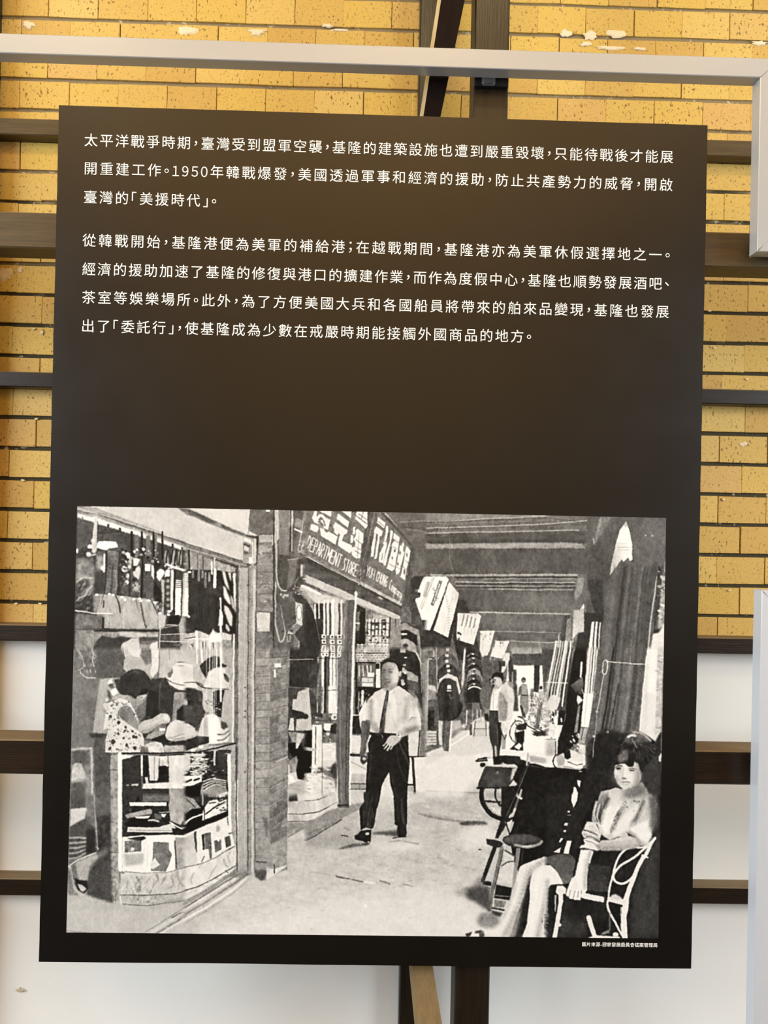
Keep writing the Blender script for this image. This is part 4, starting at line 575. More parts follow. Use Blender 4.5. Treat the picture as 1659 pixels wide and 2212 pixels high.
    P(54, "1045 320 1040 230 1090 160 1180 130 1270 150 1330 220 1340 280 1300 320 1280 290 1250 210 1160 190 1080 220 1060 300", b=4, cv=1); P(180, "1160 195 1240 230 1250 290 1180 300 1150 250", b=14, a=.8)
    E(60, 1185, 325, 26, 11, 8, b=4); E(70, 1090, 325, 16, 10, b=4); L(70, 10, "1150 295 1220 290", b=4); L(80, 9, "1075 300 1110 298", b=4); L(170, 16, "1135 320 1130 390", b=6); E(200, 1135, 405, 20, 14, b=6); L(80, 10, "1110 420 1155 424", b=4); L(90, 13, "1105 462 1170 468", b=4); P(95, "1060 340 1110 350 1110 480 1150 550 1090 510 1062 420", b=14, a=.6)

def paint_right():
    # --- man in pale jacket
    T(3, 1); P(62, "880 860 1000 860 1010 1020 1030 1380 1010 1580 940 1600 930 1400 890 1280 870 1100", b=4, n=10, sx=5, sy=20); L(190, 26, "965 1360 975 1470 960 1580", b=6, a=.9); L(120, 14, "990 1060 1000 1300", b=8, a=.7)
    P(45, "1000 1020 1050 1030 1060 1180 1030 1400 1000 1300", b=5); P(165, "1050 1200 1110 1190 1100 1390 1050 1400", b=5, n=10); L(60, 10, "1060 1180 1090 1260 1110 1180", b=3); L(150, 60, "1060 1060 1100 1130", b=20, a=.6)
    P(228, "1050 1030 1150 1000 1220 1100 1150 1200 1100 1180 1040 1120", b=10, a=.8)
    P(108, "760 560 850 480 900 520 900 860 840 900 790 820 750 700", b=5, n=14); P(150, "790 800 880 840 880 880 830 890", b=5, n=10); P(46, "800 900 870 900 880 1020 820 1000", b=6)
    P(206, "930 560 1010 500 1050 500 1120 500 1200 600 1230 700 1200 900 1180 980 1090 1010 1040 1020 1000 980 1000 820 950 860 890 860 900 700", b=4, n=12, sx=8, sy=20); P(240, "920 640 980 560 1050 520 1010 680 960 860 890 850", b=4, n=6); P(150, "1020 600 1090 640 1110 760 1080 1000 1010 1000 1000 800", b=10, n=10); P(225, "1120 520 1200 560 1230 680 1190 700 1130 640", b=8); P(120, "1090 700 1140 760 1120 960 1080 1000", b=10, a=.7); P(236, "1150 760 1220 740 1200 950 1120 1010", b=12, a=.8); L(46, 10, "885 865 980 862"); L(200, 12, "940 620 930 840", b=3)
    P(170, "890 440 960 400 1040 400 1060 480 1010 560 960 560 900 520", b=5, n=10); P(215, "960 410 1050 410 1060 480 1010 540 970 500", b=8); P(44, "905 405 930 350 1000 328 1070 345 1085 420 1062 470 1045 420 1005 385 950 398 915 430", b=4); S(12, (880, 430, 950, 520), (8, 18), (40, 120)); E(50, 960, 440, 12, 8, b=3); E(60, 930, 520, 20, 20, b=4)
    # bicycle far
    ring(62, 12, 1270, 1150, 110, 150, 80, 290, 10); ring(90, 8, 1330, 1180, 100, 150, 100, 250, 10); S(40, (1220, 1000, 1400, 1320), (8, 28), (30, 170), ang=60, el=.5); P(55, "1260 1060 1400 1020 1380 1120 1290 1130 1250 1110", b=5, n=16); P(40, "1220 1160 1370 1130 1400 1240 1340 1310 1260 1300", b=6, n=22); P(44, "1260 1290 1340 1300 1350 1410 1280 1410 1160 1400", b=4); P(238, "1290 1300 1330 1340 1290 1400 1220 1360", b=4); L(50, 14, "1270 950 1340 960 1400 1060 1540 1140", b=4, cv=1); L(120, 12, "1300 960 1400 1000", b=5)
    P(242, "1240 1400 1290 1440 1659 1440 1659 1560 1120 1560 1100 1420", b=5)
    P(246, "1360 1120 1470 1130 1480 1210 1659 1220 1659 1440 1350 1410", b=4, n=3); S(60, (1460, 1060, 1680, 1210), (8, 30), (30, 200), ang=20, el=.4); P(60, "1480 1140 1659 1150 1659 1210 1500 1200", b=6, n=26, sx=8, sy=5)
    # bicycle at the kerb: saddle, bag, wheel
    P(45, "680 1560 720 1520 830 1500 930 1520 940 1560 800 1560 690 1570", b=4, n=10); L(150, 9, "720 1545 860 1530"); P(240, "850 1510 950 1520 940 1610 860 1610", b=5); E(38, 785, 1610, 40, 30, b=4); P(40, "930 1500 1040 1480 1060 1600 940 1610", b=6)
    P(66, "830 1620 1280 1640 1260 1750 1120 1940 720 1920 740 1840 780 1720", b=3, n=8); L(212, 18, "830 1622 1270 1640", b=4); P(190, "1200 1660 1280 1640 1240 1780 1170 1820", b=8, n=16); P(112, "840 1740 1040 1740 1100 1900 860 1900", b=40, a=.5); E(130, 990, 1720, 24, 20, b=4); L(60, 10, "850 1680 1190 1690", b=5); E(160, 992, 1700, 12, 12, b=3); L(36, 22, "710 1925 1000 1930", b=4)
    T(3, 2); P(200, "820 -80 1000 -70 1020 180 860 160", b=6, n=20, sx=20, sy=6); ring(40, 60, 1110, 0, 340, 350, 85, 190); ring(44, 26, 1110, 0, 150, 180, 90, 200); L(50, 26, "800 100 1020 110", b=6); P(226, "870 180 1020 190 1040 290 930 260", b=6, n=10); L(90, 8, "860 170 1030 330", a=.6); P(214, "1160 230 1290 150 1300 280 1150 330", b=6, n=14); L(46, 30, "1120 360 1280 300", b=5); L(190, 10, "1130 330 1250 280"); P(120, "1180 100 1300 60 1280 180 1180 200", b=8, n=18)
    for k in range(16): L(110, 5, [1110, 20, 1110+330*math.cos(math.radians(95+k*7)), 20+335*math.sin(math.radians(95+k*7))], a=.6)
    # --- table, folding chair, dark interior on the right
    T(3, 1); P(38, "1100 1500 1300 1530 1659 1640 3300 1700 3300 3900 1659 3900 1200 2900 1150 2500 1290 2100 1330 1950 1200 1800 1270 1640", b=4, n=5)
    P(46, "1030 1480 1300 1490 1330 1600 1120 1600 1020 1560", b=5, n=8)
    P(238, "1030 1430 1100 1400 1450 1440 1659 1450 2200 1460 2200 1620 1980 1640 1659 1600 1430 1590 1400 1500 1200 1470 1040 1460", b=4, n=6); P(130, "1430 1480 1659 1520 1659 1590 1440 1570", b=10, a=.6); L(90, 10, "1420 1620 1659 1660", b=5)
    T(3, 2)
    # dark cloth panel
    P(42, "1320 0 1659 -200 2400 -300 2400 700 1659 620 1480 570 1200 560 1180 480 1260 250", b=4, n=8)
    # folding chair rods
    P(52, "1390 -420 1440 -440 1250 60 1110 420 1000 620 960 600 1060 300 1200 -20", b=4, n=8, sx=4, sy=20); P(46, "1050 -100 1330 -120 1200 250 1060 380 1000 600 960 620 1040 350", b=4, n=8); L(130, 8, "1430 -430 1120 300", b=3, a=.8); L(186, 26, "1412 -560 1390 -400", b=4); L(205, 8, "1100 380 1150 540", b=2); P(228, "1130 380 1220 380 1190 480 1160 540 1100 430", b=3, a=.8); L(44, 20, "1110 410 1160 560", b=3)
    L(225, 30, "1260 20 1320 60", b=6)
    # stool
    P(54, "840 610 1020 650 1070 680 1040 740 950 730 845 690", b=4); L(50, 56, "960 720 880 950 790 1200", b=4, w2=52); P(205, "980 780 1040 740 900 1160 830 1180", b=6, a=.8); L(122, 46, "1050 740 1000 980 930 1300 880 1600", b=4); L(60, 10, "1075 760 1020 1000 950 1320", b=3); P(216, "1090 800 1220 860 1210 1240 1000 1230 1050 1000", b=5, n=8); L(88, 22, "1100 780 1230 860", b=4); L(100, 16, "1050 990 1120 940 1220 920", b=4, cv=1); L(152, 60, "1275 760 1250 1000 1210 1300", b=8, w2=40); L(60, 26, "1340 780 1320 960", b=8); E(60, 1330, 650, 270, 100, 5, b=3, n=5); P(92, "1080 620 1200 570 1400 560 1560 600 1590 640 1300 690 1100 660", b=14, a=.8, cv=1); L(160, 30, "1230 700 1420 730 1560 690 1600 650", b=12, cv=1); L(225, 18, "1340 722 1450 715", b=10)
    P(46, "790 1190 910 1210 910 1270 790 1250", b=5); P(44, "980 1250 1190 1290 1160 1470 940 1430", b=5, n=6); L(140, 16, "780 1265 910 1300", b=4); L(120, 14, "950 1390 1150 1420", b=4); P(128, "950 1450 1110 1480 1080 1560 940 1560", b=8, n=8); L(60, 26, "920 1570 1080 1600", b=6)
    P(82, "530 1310 760 1260 900 1300 880 1620 700 1500 540 1420", b=22, n=10); P(150, "400 1330 600 1300 540 1420 440 1400", b=26, a=.7); E(140, 860, 1740, 150, 110, 0, b=24, n=8); P(110, "700 1180 800 1130 800 1260 640 1280", b=26, a=.6); P(66, "900 1600 1060 1640 1020 1700 920 1650", b=10)
    P(70, "1280 1300 1480 1200 1480 1900 1330 1980 1150 1980", b=16, n=12); P(140, "1180 1700 1340 1600 1330 1960 1130 1970", b=14, n=10)
    # legs
    P(234, "1659 870 1580 890 1380 960 1300 1010 1270 1130 1200 1330 1140 1530 1060 1760 960 1860 820 1900 700 1960 720 1990 1130 1990 1220 1780 1320 1500 1400 1300 1500 1080 1700 1000", b=5, cv=1); P(150, "1440 1100 1480 1060 1330 1480 1220 1760 1120 1990 1180 1990 1280 1760 1400 1380", b=24, a=.6)
    P(40, "1490 1080 1440 1200 1430 1500 1400 1750 1330 1960 1240 1990 1300 1700 1360 1400 1420 1150", b=14, a=.8)
    P(238, "1659 990 1560 1010 1470 1090 1440 1200 1430 1500 1400 1760 1330 1990 1520 1990 1600 1750 1680 1500 1700 1100", b=5)
    L(60, 22, "700 1900 760 1890", b=6); P(70, "540 1930 640 1900 620 1960 570 1965", b=5); P(90, "680 1890 800 1890 820 1960 760 1980 690 1930", b=6, n=20); P(240, "640 1930 740 1920 740 1975 600 1975", b=5)
    # --- background of right side: column, boards, posts
    T(4, 0); P(98, "560 240 1659 250 1640 850 1600 2042 560 2042", n=8, sx=6, sy=40); P(128, "740 240 880 245 760 480 680 600 690 420", b=10, n=22, sx=6, sy=14); L(190, 12, "740 330 700 440", b=6, a=.6); L(185, 22, "655 540 665 610", b=10, a=.8); P(86, "560 640 800 640 860 1000 780 1300 560 1250", b=30, n=10)
    P(240, "1100 305 1150 430 1180 600 1190 830 1150 850 1135 800 1065 860 1040 820 880 1050 900 880 960 600 1010 420", b=3, n=8, sx=20, sy=4); P(160, "1100 305 1135 380 1060 370", b=6, a=.7); L(150, 7, "990 655 1180 660", a=.8); L(165, 6, "990 690 1140 695", a=.7); L(175, 6, "970 600 1120 610", a=.5)
    P(108, "1180 380 1640 300 1640 850 1500 1000 1250 900", b=20, a=.6, n=8); E(190, 1375, 498, 16, 12, b=4); E(190, 1465, 500, 16, 12, b=4)
    P(66, "560 1100 780 1100 790 1650 760 1690 560 1640 520 1800 400 2042 560 2042 740 1900", b=6, n=8); P(60, "520 1560 780 1560 760 1700 640 1680 590 2042 400 2042 440 1850 520 1820", b=4)
    P(150, "440 1080 520 1080 500 1280 430 1370 380 1370", b=8, n=12); P(110, "370 1300 400 1380 440 1520 510 1440 560 1400 560 1100 530 1090 500 1400 420 1500 370 1480", b=8); P(182, "380 1520 460 1520 520 1440 520 1820 440 1830 380 1900 360 2042 370 1700", b=4, n=10, g=235); P(246, "490 1500 520 1430 525 1505", b=3)
    P(112, "230 1320 370 1320 370 1560 240 1540", b=10, n=10); P(76, "250 1600 320 1580 320 1950 210 1960 200 1850", b=6, n=8); P(150, "290 1640 350 1640 350 1960 270 1960", b=5, n=14, sx=4, sy=20); L(70, 9, "0 1812 190 1820"); L(80, 7, "0 1830 180 1840"); L(78, 9, "0 1965 170 1972"); P(105, "0 1830 140 1840 140 1950 0 1950", b=4, n=8); L(205, 12, "0 1965 180 1960", b=3); L(200, 14, "180 1860 170 2042", b=3)
    # poles: bright rods
    T(4, 1); P(80, "-60 0 360 0 300 860 0 860 -40 500", b=5, n=10, sx=4, sy=30)
    for i, (xa, xb) in enumerate(((140, 0), (205, 60), (235, 100), (275, 145), (300, 180), (345, 240), (170, 20))): L((240, 225, 215, 235, 228, 245, 205)[i], (26, 18, 14, 34, 14, 22, 12)[i], [xa, -90, xb-20, 800], b=4)
    L(235, 14, "10 472 295 478", b=3); P(222, "60 650 110 640 200 690 140 860 20 960 0 800", b=5, n=16, sx=4, sy=20); S(46, (0, 850, 160, 1240), (8, 30), (30, 245), ang=80, el=.5); P(230, "40 1020 140 1060 120 1230 30 1230", b=6, n=22); P(45, "170 850 270 860 240 1060 160 1060", b=4, n=14); L(225, 22, "205 970 215 1010", b=3); P(232, "180 1060 240 1070 170 1290 150 1280", b=4)
    P(205, "0 1250 135 1255 130 1480 0 1480", b=3, n=5); P(150, "0 1310 120 1310 120 1470 0 1470", b=20, a=.5); L(120, 8, "0 1255 135 1258"); L(60, 14, "130 1290 130 1480", b=4)
    P(40, "400 0 560 0 540 600 470 1090 440 1300 340 1380 150 1500 160 1280 260 1000 300 600 350 250", b=5, n=6)
    L(238, 30, "490 200 485 300 475 400", b=5, w2=26); P(116, "340 510 440 440 500 400 520 500 510 600 480 640 400 610", b=4, n=10, g=70); P(240, "430 640 480 680 500 720 440 780 420 720", b=4); L(55, 10, "400 770 430 830", b=3); P(150, "440 790 470 780 430 1160 380 1170", b=5); L(200, 12, "490 570 510 620", b=3)
    T(4, 0); P(60, "590 1700 770 1690 740 2042 590 2042", b=5); P(240, "628 1680 665 1680 640 2042 585 2042", b=4, n=4); P(238, "680 1680 715 1680 690 2042 655 2042", b=4, n=4); P(226, "735 1690 755 1690 735 2042 715 2042", b=4); L(60, 10, "670 1700 645 2042"); L(60, 10, "722 1700 700 2042")
    T(4, 1); P(236, "580 0 715 0 650 620 525 620", b=4, n=8, sx=4, sy=60); L(60, 11, "655 0 600 620"); L(90, 8, "690 0 640 600"); L(90, 8, "625 0 570 620", a=.8); P(246, "515 620 650 625 600 1100 480 1080", b=3, n=6, sx=5, sy=60); L(190, 8, "560 640 530 1080", a=.7); L(110, 7, "480 1085 600 1102"); P(175, "480 1100 575 1110 530 1320 450 1320", b=4, n=8); L(70, 10, "510 1110 480 1310")
    # shoes, cloths on table
    S(16, (340, 1180, 540, 1460), (14, 34), (120, 245), ang=60, el=.5); P(228, "460 1330 545 1340 540 1470 450 1440", b=5, n=22); P(42, "240 1430 330 1400 350 1500 300 1540 260 1520", b=4); P(226, "330 1400 400 1420 530 1490 500 1570 400 1570 340 1500", b=5, n=8); P(180, "140 1500 210 1450 260 1530 250 1620 170 1630", b=5, n=12); ring(40, 14, 160, 1560, 60, 90, 90, 260); P(240, "270 1550 400 1560 510 1620 500 1660 400 1670 310 1620", b=4); L(60, 10, "300 1570 420 1610 500 1600", b=4); P(200, "150 1630 480 1660 480 1680 150 1650", b=5); E(190, 470, 1700, 26, 8, b=3)
    # column, wire
    P(104, "720 0 1400 0 1330 1000 1280 1150 560 1700 560 1200 690 600", b=5, n=10, sx=5, sy=80)
    for x, v, w in ((820, 120, 60), (930, 46, 34), (990, 120, 40), (1040, 62, 30), (1160, 135, 50), (1230, 62, 60), (880, 96, 30), (1320, 84, 40)): L(v, w, [x+150, -1100, x+60, -300, x-40, 700, x-150, 1400], b=18, a=.6)
    L(40, 26, "930 0 850 700 740 1300", b=8, a=.8); L(44, 22, "1000 500 920 900 880 1100", b=10, a=.6); S(20, (900, 700, 1250, 1200), (6, 14), (60, 150), a=.5)
    P(58, "560 1300 800 1100 1000 1150 1000 1500 960 1800 760 2042 560 2042", b=20, n=10); P(46, "700 1200 1100 1150 1000 1400 950 1700 740 2042 500 2042 560 1700", b=14, a=.8, n=8)
    L(222, 14, "820 165 790 200 780 340 830 350 850 200 820 165", b=2, cv=1); L(235, 13, "840 185 1200 215 1400 225 1610 210", b=2); L(200, 16, "800 360 760 560 710 870", b=4, w2=13); L(170, 10, "710 870 670 1220 640 1500", b=4); E(200, 700, 875, 14, 16, b=3); E(190, 658, 1218, 20, 16, b=3); E(150, 850, 1155, 16, 20, b=5)
    T(4, 0); P(88, "1450 900 1540 850 1500 1200 1400 2042 1250 2042", b=8, n=8); L(190, 22, "1525 1060 1480 1400 1440 1700 1410 2042", b=5); P(70, "1550 900 1600 1000 1560 1500 1500 1780 1480 1800 1520 1100", b=8, n=16); P(170, "1600 1080 1640 840 1640 1400 1620 1750 1540 1800 1560 1500", b=6, n=40, sx=14, sy=14); S(26, (1550, 860, 1640, 1800), (12, 34), (60, 245), ang=20, el=.6); P(230, "1470 1850 1560 1830 1625 1700 1620 2042 1440 2042", b=6, n=12); P(64, "1480 1790 1560 1780 1550 1830 1480 1830", b=5)
    for x, v in ((760, 75), (830, 115), (900, 108), (1010, 60), (1080, 112), (1200, 56), (1280, 125), (1360, 72), (1150, 90)): L(v, 30, [x+110, 900, x+30, 1500, x-20, 2242], b=14, a=.3)
    T(4, 1); P(226, "1400 0 1620 0 1600 400 1580 1150 1500 1300 1280 1150 1330 600", b=6, n=8, sx=6, sy=30); L(110, 26, "1375 0 1290 900 1270 1140", b=8, a=.5); L(242, 14, "1400 0 1330 600 1290 1140", b=3); P(246, "1430 0 1530 0 1480 1180 1370 1150", b=18, a=.8)
    for k in range(46): L(196, 6, [1370, 620+k*12, 1480, 622+k*12], a=.5)
    P(196, "1540 0 1610 0 1580 1150 1500 1200", b=5, n=36, sx=14, sy=14); S(22, (1510, 100, 1600, 1150), (16, 40), (130, 245), ang=10, el=.4, a=.6)
    # --- seated woman: dark behind, hair, face
    P(50, "1000 1200 1280 1150 1500 1300 1590 1150 1580 2042 700 2042 900 1800 940 1500", b=10, n=6, sx=20, sy=20)
    P(70, "1330 1500 1580 1400 1560 2042 1400 2042", b=40, n=6, a=.8); P(225, "1545 1500 1585 1440 1580 1560 1550 1560", b=5)
    T(4, 2); P(48, "0 0 700 0 480 400 480 820 0 850", b=4, n=6); P(46, "480 760 1560 100 1570 200 1550 2000 0 1990 0 850", b=6, n=7, sx=16, sy=20)
    P(76, "1400 700 1570 500 1550 1990 1150 1990 1200 1500", b=50, n=10, sx=10, sy=30, a=.7); P(70, "200 1700 600 1750 560 1980 150 1980", b=50, a=.8, n=10)
    T(4, 1)
    P(205, "1200 1900 1320 1850 1420 2000 1480 2100 1000 2100 1000 1950", b=8, n=4, g=150)
    P(232, "950 1650 960 1600 1060 1560 1200 1560 1300 1620 1315 1740 1290 1850 1220 1920 1110 1955 1050 1930 980 1850 940 1740", b=5, cv=1, n=3); P(160, "1200 1600 1310 1640 1310 1760 1270 1870 1200 1920 1230 1800", b=26, a=.6); P(180, "950 1760 1030 1800 1060 1930 1000 1890", b=22, a=.6); P(170, "1070 1660 1100 1660 1090 1760 1060 1760", b=10, a=.6); P(246, "1075 1650 1110 1650 1100 1770 1075 1780", b=10, a=.7)
    P(46, "1000 1300 1090 1180 1200 1150 1350 1180 1500 1290 1560 1350 1500 1500 1350 1640 1310 1720 1290 1560 1230 1510 1200 1620 1140 1640 1080 1600 960 1610 940 1600 960 1480", b=5, cv=1, n=8, sx=10, sy=8)
    P(112, "980 1500 1060 1400 1130 1420 1120 1560 1020 1590 990 1560", b=14, n=14, sx=4, sy=14); P(96, "1100 1220 1250 1160 1400 1220 1450 1300 1300 1300 1180 1330 1080 1290", b=16, n=24, sx=10, sy=8); L(226, 26, "1130 1220 1180 1200 1230 1210", b=10, cv=1); L(190, 22, "1200 1160 1300 1170 1390 1230 1440 1280", b=12, cv=1, a=.8); L(150, 16, "1180 1250 1220 1330 1250 1380", b=10); L(120, 20, "1300 1330 1420 1370 1500 1390", b=14); S(50, (1000, 1200, 1460, 1520), (14, 44), (50, 150), ang=30, el=.14, a=.4, kind='l'); P(40, "1120 1540 1200 1540 1200 1620 1140 1640", b=8); P(54, "1290 1300 1500 1330 1480 1450 1350 1400", b=16, a=.7)
    P(60, "1240 1500 1330 1520 1320 1690 1295 1690 1270 1560", b=8)
    E(44, 1000, 1660, 36, 16, 5, b=4); L(80, 13, "960 1640 1000 1622 1050 1632", b=4, cv=1); E(60, 1180, 1690, 34, 11, 5, b=5); L(110, 10, "1140 1668 1185 1660 1230 1672", b=5, cv=1); E(120, 1072, 1790, 26, 10, b=6); E(90, 1060, 1795, 8, 6, b=2); E(90, 1098, 1800, 8, 6, b=2); L(118, 11, "1050 1848 1105 1842 1155 1852", b=8, cv=1); L(170, 12, "1070 1880 1130 1880", b=8, a=.7)
    # blouse
    P(212, "760 2010 860 1960 960 1920 1020 1940 1010 2100 740 2120", b=5, n=10)
    T(4, 2)
    P(205, "760 -40 860 -60 1000 -80 1100 20 1300 -20 1450 0 1530 120 1500 300 1450 560 1400 700 1300 720 1230 580 1110 520 1150 600 1000 590 880 640 770 560 740 440 640 380 640 240 700 130", b=5, n=9, sx=14, sy=14)
    P(150, "700 120 770 0 860 -20 860 100 760 260 720 400 640 380 650 220", b=8, n=10)
    for k in range(5): L(70 if k % 2 else 215, 20, [690+k*26, 110+k*20, 660+k*22, 250+k*20, 700+k*16, 370+k*5], b=10, a=.8, cv=1)
    L(66, 20, "860 60 800 180 740 320 760 420", b=8, cv=1); P(240, "770 300 830 200 960 110 1050 180 960 300 900 440 880 560 800 540 750 440", b=10, a=.9, n=6); L(130, 14, "1040 190 960 320 900 470", b=8); L(110, 10, "990 330 930 440", b=6)
    P(96, "900 -100 1060 -40 1080 60 1240 60 1400 20 1300 -60 1150 -120", b=14, a=.0); P(170, "1060 20 1150 60 1300 20 1400 -60 1300 -120 1080 -60", b=8, n=4); P(220, "860 60 1000 -30 1060 120 1020 180 900 180", b=12, a=.7); S(20, (1030, 80, 1310, 240), (12, 26), (110, 230), el=.6)
    P(236, "1230 140 1300 180 1220 380 1120 500 940 600 900 580 960 440 1060 300", b=12, a=.8); L(110, 20, "1350 100 1280 250 1210 380", b=12); P(236, "1350 380 1500 330 1450 600 1380 700 1240 600 1110 520 1200 440", b=12); P(160, "1380 120 1510 140 1490 320 1400 280", b=24, a=.7); P(110, "1460 100 1530 120 1500 360 1470 560 1450 400", b=18, a=.6); L(130, 12, "1230 420 1260 330", b=8)
    P(216, "560 380 740 400 770 520 740 640 700 640 520 600 490 540 520 480", b=5, n=14, sx=12, sy=8); L(60, 12, "520 500 600 520 700 560", b=5, cv=1); L(66, 14, "560 590 640 600 740 660", b=5, cv=1); L(90, 14, "700 420 740 530", b=6)
    # arms and hands
    P(206, "760 640 900 640 1000 600 1160 580 1240 600 1300 700 1290 740 1100 770 760 785 700 720", b=5, n=4, g=180); P(150, "800 720 1100 700 1280 720 1100 770 800 780", b=18, a=.5)
    P(232, "520 620 620 620 740 680 740 760 700 785 600 760 520 740 470 750 480 710 530 690", b=5, cv=1); L(90, 9, "540 640 640 670 700 720", b=4, a=.7); L(90, 12, "520 745 600 765 700 785", b=5); P(110, "690 700 740 680 750 760 710 770", b=10, a=.7)
    P(240, "480 770 600 770 655 790 610 960 570 1120 560 1320 520 1400 430 1460 360 1450 280 1400 290 1320 350 1160 400 1120 430 980", b=5, n=3)
    P(240, "400 1120 560 1130 560 1330 480 1400 470 1440 290 1400 280 1370 340 1200", b=5)
    for x0, y0, x1, y1 in ((340, 1330, 318, 1420), (400, 1340, 380, 1440), (445, 1340, 440, 1440), (485, 1330, 488, 1410)): L(130, 9, [x0, y0, x1, y1], b=3)
    for x, y in ((300, 1385), (345, 1430), (405, 1445), (455, 1445)): E(242, x, y, 26, 22, b=4)
    P(190, "520 900 600 880 560 1100 550 1300 510 1300 530 1000", b=14, a=.45)
    # skirt
    P(84, "0 880 150 835 330 830 400 900 400 980 370 1120 300 1240 240 1240 200 1150 120 1010 0 950", b=5, n=5, g=110); P(60, "580 960 900 1000 880 1360 570 1330", b=8, n=8, g=70)
    P(238, "-60 990 60 980 140 1050 220 1200 240 1245 140 1250 60 1260 30 1300 20 1600 -40 1900 -60 1500", b=5)
    P(236, "205 605 235 615 200 670 180 665", b=2); P(242, "290 645 348 650 315 830 242 825", b=2); P(242, "105 800 210 740 190 815", b=2); P(240, "355 0 440 0 430 90 380 190 345 90", b=3); E(225, 315, 245, 16, 16, b=2); L(150, 9, "300 290 340 290"); P(215, "265 400 310 400 300 440 250 435", b=3, n=40, sx=3, sy=3); E(205, 262, 508, 22, 16, b=3)
    T(4, 1); P(238, "430 1820 480 1830 465 1925 440 1890", b=3); P(236, "385 1910 410 1920 440 2000 430 2050 360 2050", b=3, n=10)
    # rattan chair
    T(4, 2); CH = 236
    L(CH, 62, "200 1300 205 1480 165 1720 120 1985", b=4)
    P(CH, "150 1270 230 1265 280 1310 270 1380 160 1390 130 1350", b=4, n=10); L(150, 14, "128 1400 120 1600", b=3); L(205, 12, "140 1400 125 1620", b=3); P(240, "190 1780 215 1810 195 1840 170 1830", b=3)
    L(CH, 78, "520 1400 780 1460", b=4); L(CH, 70, "880 1450 1080 1500", b=4, w2=90); L(70, 8, "500 1465 780 1510", b=3, a=.6); L(60, 26, "810 1420 810 1500", b=4); P(220, "900 1400 960 1380 1040 1430 1050 1460 900 1450", b=6, n=16)
    L(CH, 80, "1090 1600 1110 1440 1190 1200 1310 920 1370 850 1440 700 1500 610", b=4, w2=34, cv=1); L(CH, 82, "1060 1600 1075 1800 1085 1990", b=4); P(CH, "1060 1450 1150 1440 1110 1700 1040 1700", b=4); L(170, 10, "1330 840 1400 890", b=4); L(245, 22, "1325 850 1400 880", b=3)
    L(CH, 28, "1500 620 1330 740 1180 730 1060 800 980 920 920 1130 880 1300 860 1480", b=3, cv=1); L(CH, 32, "1430 690 1250 850 1040 980 950 1080 930 1150 960 1210 1040 1240 1120 1210 1200 1140", b=3, cv=1); L(CH, 30, "850 1480 850 1560 900 1680 980 1820 1050 1960", b=3, cv=1); L(120, 26, "880 1650 875 1880", b=8, a=.6)
    L(CH, 64, "585 1710 620 1830 665 1960", b=3); P(242, "580 1985 700 1955 1000 1975 1020 1995 580 1995", b=4); E(240, 960, 1945, 38, 32, b=4); P(150, "750 1930 860 1880 880 1920 780 1950", b=6)
    L(130, 10, "1030 1560 1035 1650", b=4); L(60, 9, "560 1350 800 1400", a=.5, b=3)
    T(4, 2); S(34, (-18, 1650, 34, 1960), (8, 16), (50, 190))

